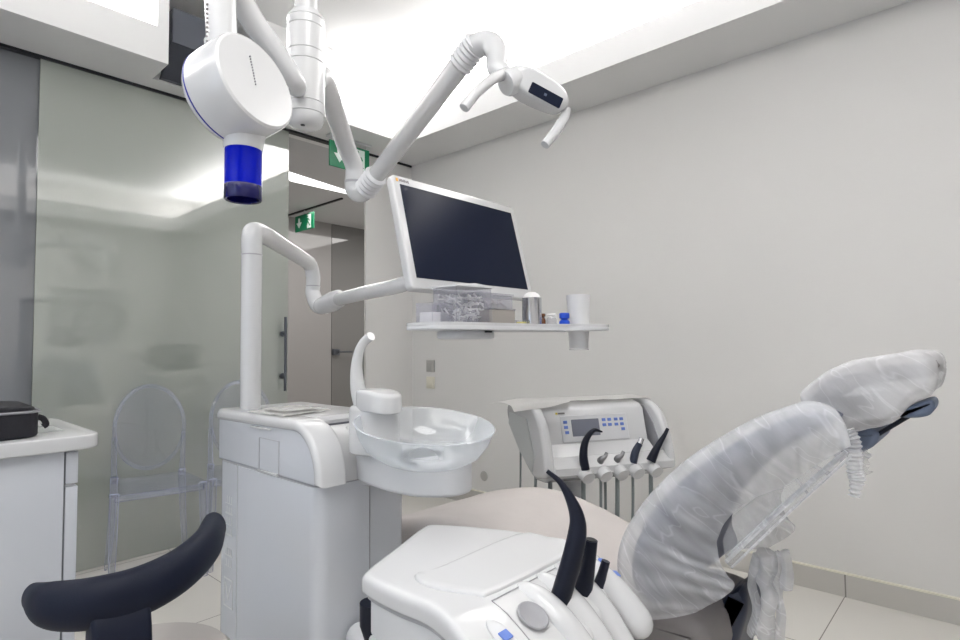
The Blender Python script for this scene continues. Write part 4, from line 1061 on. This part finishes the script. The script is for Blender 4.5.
# ================================================================== STOOL with curved rest
t = thing('assistant_stool', (.36, 1.27, 0), 'round stool with a curved navy-black armrest bar in the lower left foreground', 'stool')
arc = [(.195, 1.215), (.225, 1.165), (.29, 1.125), (.38, 1.12), (.47, 1.165), (.54, 1.24), (.575, 1.33)]
arc = [(.222, 1.262), (.235, 1.20), (.28, 1.155), (.35, 1.145), (.43, 1.175), (.505, 1.24), (.562, 1.335)]
b = tube([V((x, y, .684+.022*ease((i-3)/3))) for i, (x, y) in enumerate(arc)], [.024, .038, .043, .044, .043, .041, .036], seg=28, flat=(1, .72))
mkobj('backrest', b, 'leather', t)
mkobj('rest_stem', side_loft(smooth2([(1.115, .66), (1.16, .66), (1.155, .54), (1.13, .42), (1.09, .42), (1.10, .55)], 3, True), .275, .365, .01, n=4), 'leather', t)
mkobj('rest_bracket', tube([(.32, 1.12, .44), (.335, 1.18, .42), (.36, 1.27, .425)], .018, seg=12), 'darksteel', t)
mkobj('seat', lathe([(0, .44), (.17, .44), (.185, .455), (.185, .48), (.17, .497), (0, .503)], 48), 'stoolseat', t, Matrix.Translation((.385, 1.275, 0)))
mkobj('gas_lift', tube([(.385, 1.275, .44), (.385, 1.275, .1)], .025, seg=18, sm=False), 'steel', t)
for k in range(5):
    a = 2*math.pi*k/5+.3
    e = V((.385+.25*math.cos(a), 1.275+.25*math.sin(a), .075))
    lg = mkobj('leg', tube([(.385, 1.275, .12), e], [.022, .015], seg=12, sm=False), 'darksteel', t)
    mkobj('castor', lathe([(0, -.012), (.027, -.012), (.03, 0), (.027, .012), (0, .012)], 20), 'navy', lg, align((e.x, e.y, .03), (math.sin(a), -math.cos(a), 0)))

# ================================================================== LEFT CABINET, bag
t = thing('side_cabinet', (-.2, 2.1, 0), 'low white cabinet with rounded overhanging worktop carrying the black bag', 'cabinet')
cx1, cy0, cy1 = .405, 1.945, 2.48
mkobj('body', box(-1.0, cx1, cy0, cy1, .06, .83, .003), 'enamel', t)
mkobj('plinth', box(-.98, cx1-.02, cy0+.03, cy1-.03, 0, .06), 'seam', t, smooth=0)
for (z0_, z1_) in ((.735, .825), (.08, .728)):
    dr = mkobj('drawer', box(cx1+.004, cx1+.034, cy0+.004, cy1-.004, z0_, z1_, .003), 'enamel', t)
mkobj('grip_strip', box(cx1+.002, cx1+.026, cy0+.006, cy1-.006, .729, .734), 'seam', t, smooth=0)
pl = rrect(-1.02, cx1+.085, cy0-.03, cy1+.02, .06, 8)
pl = [p if not (p[0] < 0) else (-1.02, (cy0-.03) if p[1] < 2.2 else (cy1+.02)) for p in pl]
mkobj('worktop', prism(pl, 'z', .832, .872, .006, 3), 'plastic', t)
mkobj('worktop_seam', box(.325, .3275, cy0-.028, cy1+.018, .8712, .8726), 'seam', t, smooth=0)
mkobj('recessed_grip', box(.37, .43, 2.08, 2.22, .8712, .8728), 'faint', t, smooth=0)
# bag
q = at(18, 418, 1.9)
bt = thing('black_bag', (.3, 2.12, .872), 'black fabric bag with a grey zip lying on the low white cabinet', 'bag')
bgx1 = .355
bp = rrect(-.06, bgx1, 1.965, 2.27, .05, 6)
mkobj('bag_body', plan_solid(bp, lambda x, y: .950, lambda x, y: .8725, .014, 6, 4), 'bagcloth', bt)
bp2 = [((p[0]-.12)*1.01+.12, (p[1]-2.125)*1.01+2.125) for p in bp]
b = bmesh.new(); tube([V((p[0], p[1], .944)) for p in bp2]+[V((bp2[0][0], bp2[0][1], .944))], .0035, seg=8, sm=False, bm=b)
mkobj('zip', b, 'zip', bt)
b = plan_solid([((p[0]-.12)*.97+.12, (p[1]-2.125)*.96+2.125) for p in bp], lambda x, y: .958+.006*noise.noise(V((x*9, y*9, 0))), lambda x, y: .94, .008, 6, 3)
mkobj('flap', b, 'bagcloth', bt)
mkobj('strap_loop', tube([(.355, 2.02, .925), (.368, 2.02, .918), (.375, 2.02, .902), (.368, 2.02, .896)], .008, seg=10, flat=(1, .5)), 'bagcloth', bt)

# ================================================================== GHOST CHAIRS
def ghost(loc, rz, label):
    t = thing('clear_chair', loc, label, 'chair', 'clear plastic chairs along the glass wall')
    # local: origin floor centre of the seat, front = -y
    L = Matrix.Translation(loc) @ Matrix.Rotation(rz, 4, 'Z')
    seatp = smooth2([(-.19, -.2), (0, -.215), (.19, -.2), (.2, -.12), (.165, .15), (.1, .18), (-.1, .18), (-.165, .15), (-.2, -.12)], 4, True)
    mkobj('seat', plan_solid(seatp, lambda x, y: .455-.012*math.cos(x*6)*math.cos(y*5), lambda x, y: .425+.01*ease((abs(x)-.15)/.05), .006, 4, 3), 'ghostseat', t, L.copy())
    b = tube([(-.185, -.205, .43), (.185, -.205, .43)], .014, seg=8, sm=False); mkobj('seat_apron', b, 'ghost', t, L.copy())
    for sx in (-1, 1):
        b = tube([(sx*.185, -.185, .45), (sx*.19, -.20, .2), (sx*.195, -.215, 0)], [.019, .016, .012], seg=8, n=4); mkobj('leg', b, 'ghost', t, L.copy())
        b = tube([(sx*.155, .17, .46), (sx*.165, .175, .2), (sx*.18, .18, 0)], [.018, .015, .012], seg=8, n=4); mkobj('leg', b, 'ghost', t, L.copy())
        b = tube([(sx*.155, .175, .43), (sx*.158, .172, .55), (sx*.160, .17, .66)], [.014, .012, .010], seg=8, n=4); mkobj('back_stile', b, 'ghost', t, L.copy())
    # oval back
    c0 = V((0, .16, .70)); ring = []
    for k in range(40):
        a = 2*math.pi*k/40; z = .215*math.sin(a); x = .16*math.cos(a)
        ring.append(V((x, .19+z*.09-.03*(x/.16)**2, .70+z)))
    b = tube(ring+[ring[0]], .0085, seg=8, sm=False, cap=False); mkobj('back_frame', b, 'ghost', t, L.copy())
    b = bmesh.new(); g0 = b.verts.new(c0+V((0, .036, 0))); prev = [g0]*40
    for s in (.33, .66, 1.0):
        cur = [b.verts.new(c0+V((0, .036*(1-s), 0))+(r_-c0)*s) for r_ in ring]
        for k in range(40):
            if s == .33: b.faces.new((g0, cur[k], cur[(k+1) % 40]))
            else: b.faces.new((prev[k], cur[k], cur[(k+1) % 40], prev[(k+1) % 40]))
        prev = cur
    mkobj('back_panel', b, 'ghost', t, L.copy())
    return t
ghost((1.032, 3.155, 0), math.radians(-10), 'clear plastic chair with an oval back standing between the cabinet and the treatment unit')
ghost((1.47, 3.09, 0), math.radians(-16), 'clear plastic chair half hidden behind the left edge of the treatment unit')

# ================================================================== DESK AND COMPUTER (seen mirrored in the glass)
t = thing('desk', (2.5, -.65, 0), 'white desk against the plaster wall behind the camera, seen mirrored in the glass wall', 'desk')
mkobj('desk_top', box(2.2, XW-.02, -.95, -.35, .70, .74, .004), 'plastic', t)
for (x, y) in ((2.25, -.4), (2.25, -.9), (2.88, -.4), (2.88, -.9)): mkobj('leg', box(x-.025, x+.025, y-.025, y+.025, 0, .70), 'satin', t)
t = thing('computer_monitor', (2.6, -.7, .74), 'dark computer monitor on the white desk, seen mirrored in the glass wall', 'computer monitor')
q = Matrix.Translation((2.62, -.68, .74)) @ Matrix.Rotation(math.radians(25), 4, 'Z')
mkobj('screen', box(-.27, .27, -.01, .02, .1, .42, .006), 'screen', t, q.copy())
mkobj('stand', box(-.04, .04, -.03, -.01, 0, .2, .004), 'darksteel', t, q.copy())
mkobj('foot', box(-.12, .12, -.1, .06, 0, .012, .004), 'darksteel', t, q.copy())
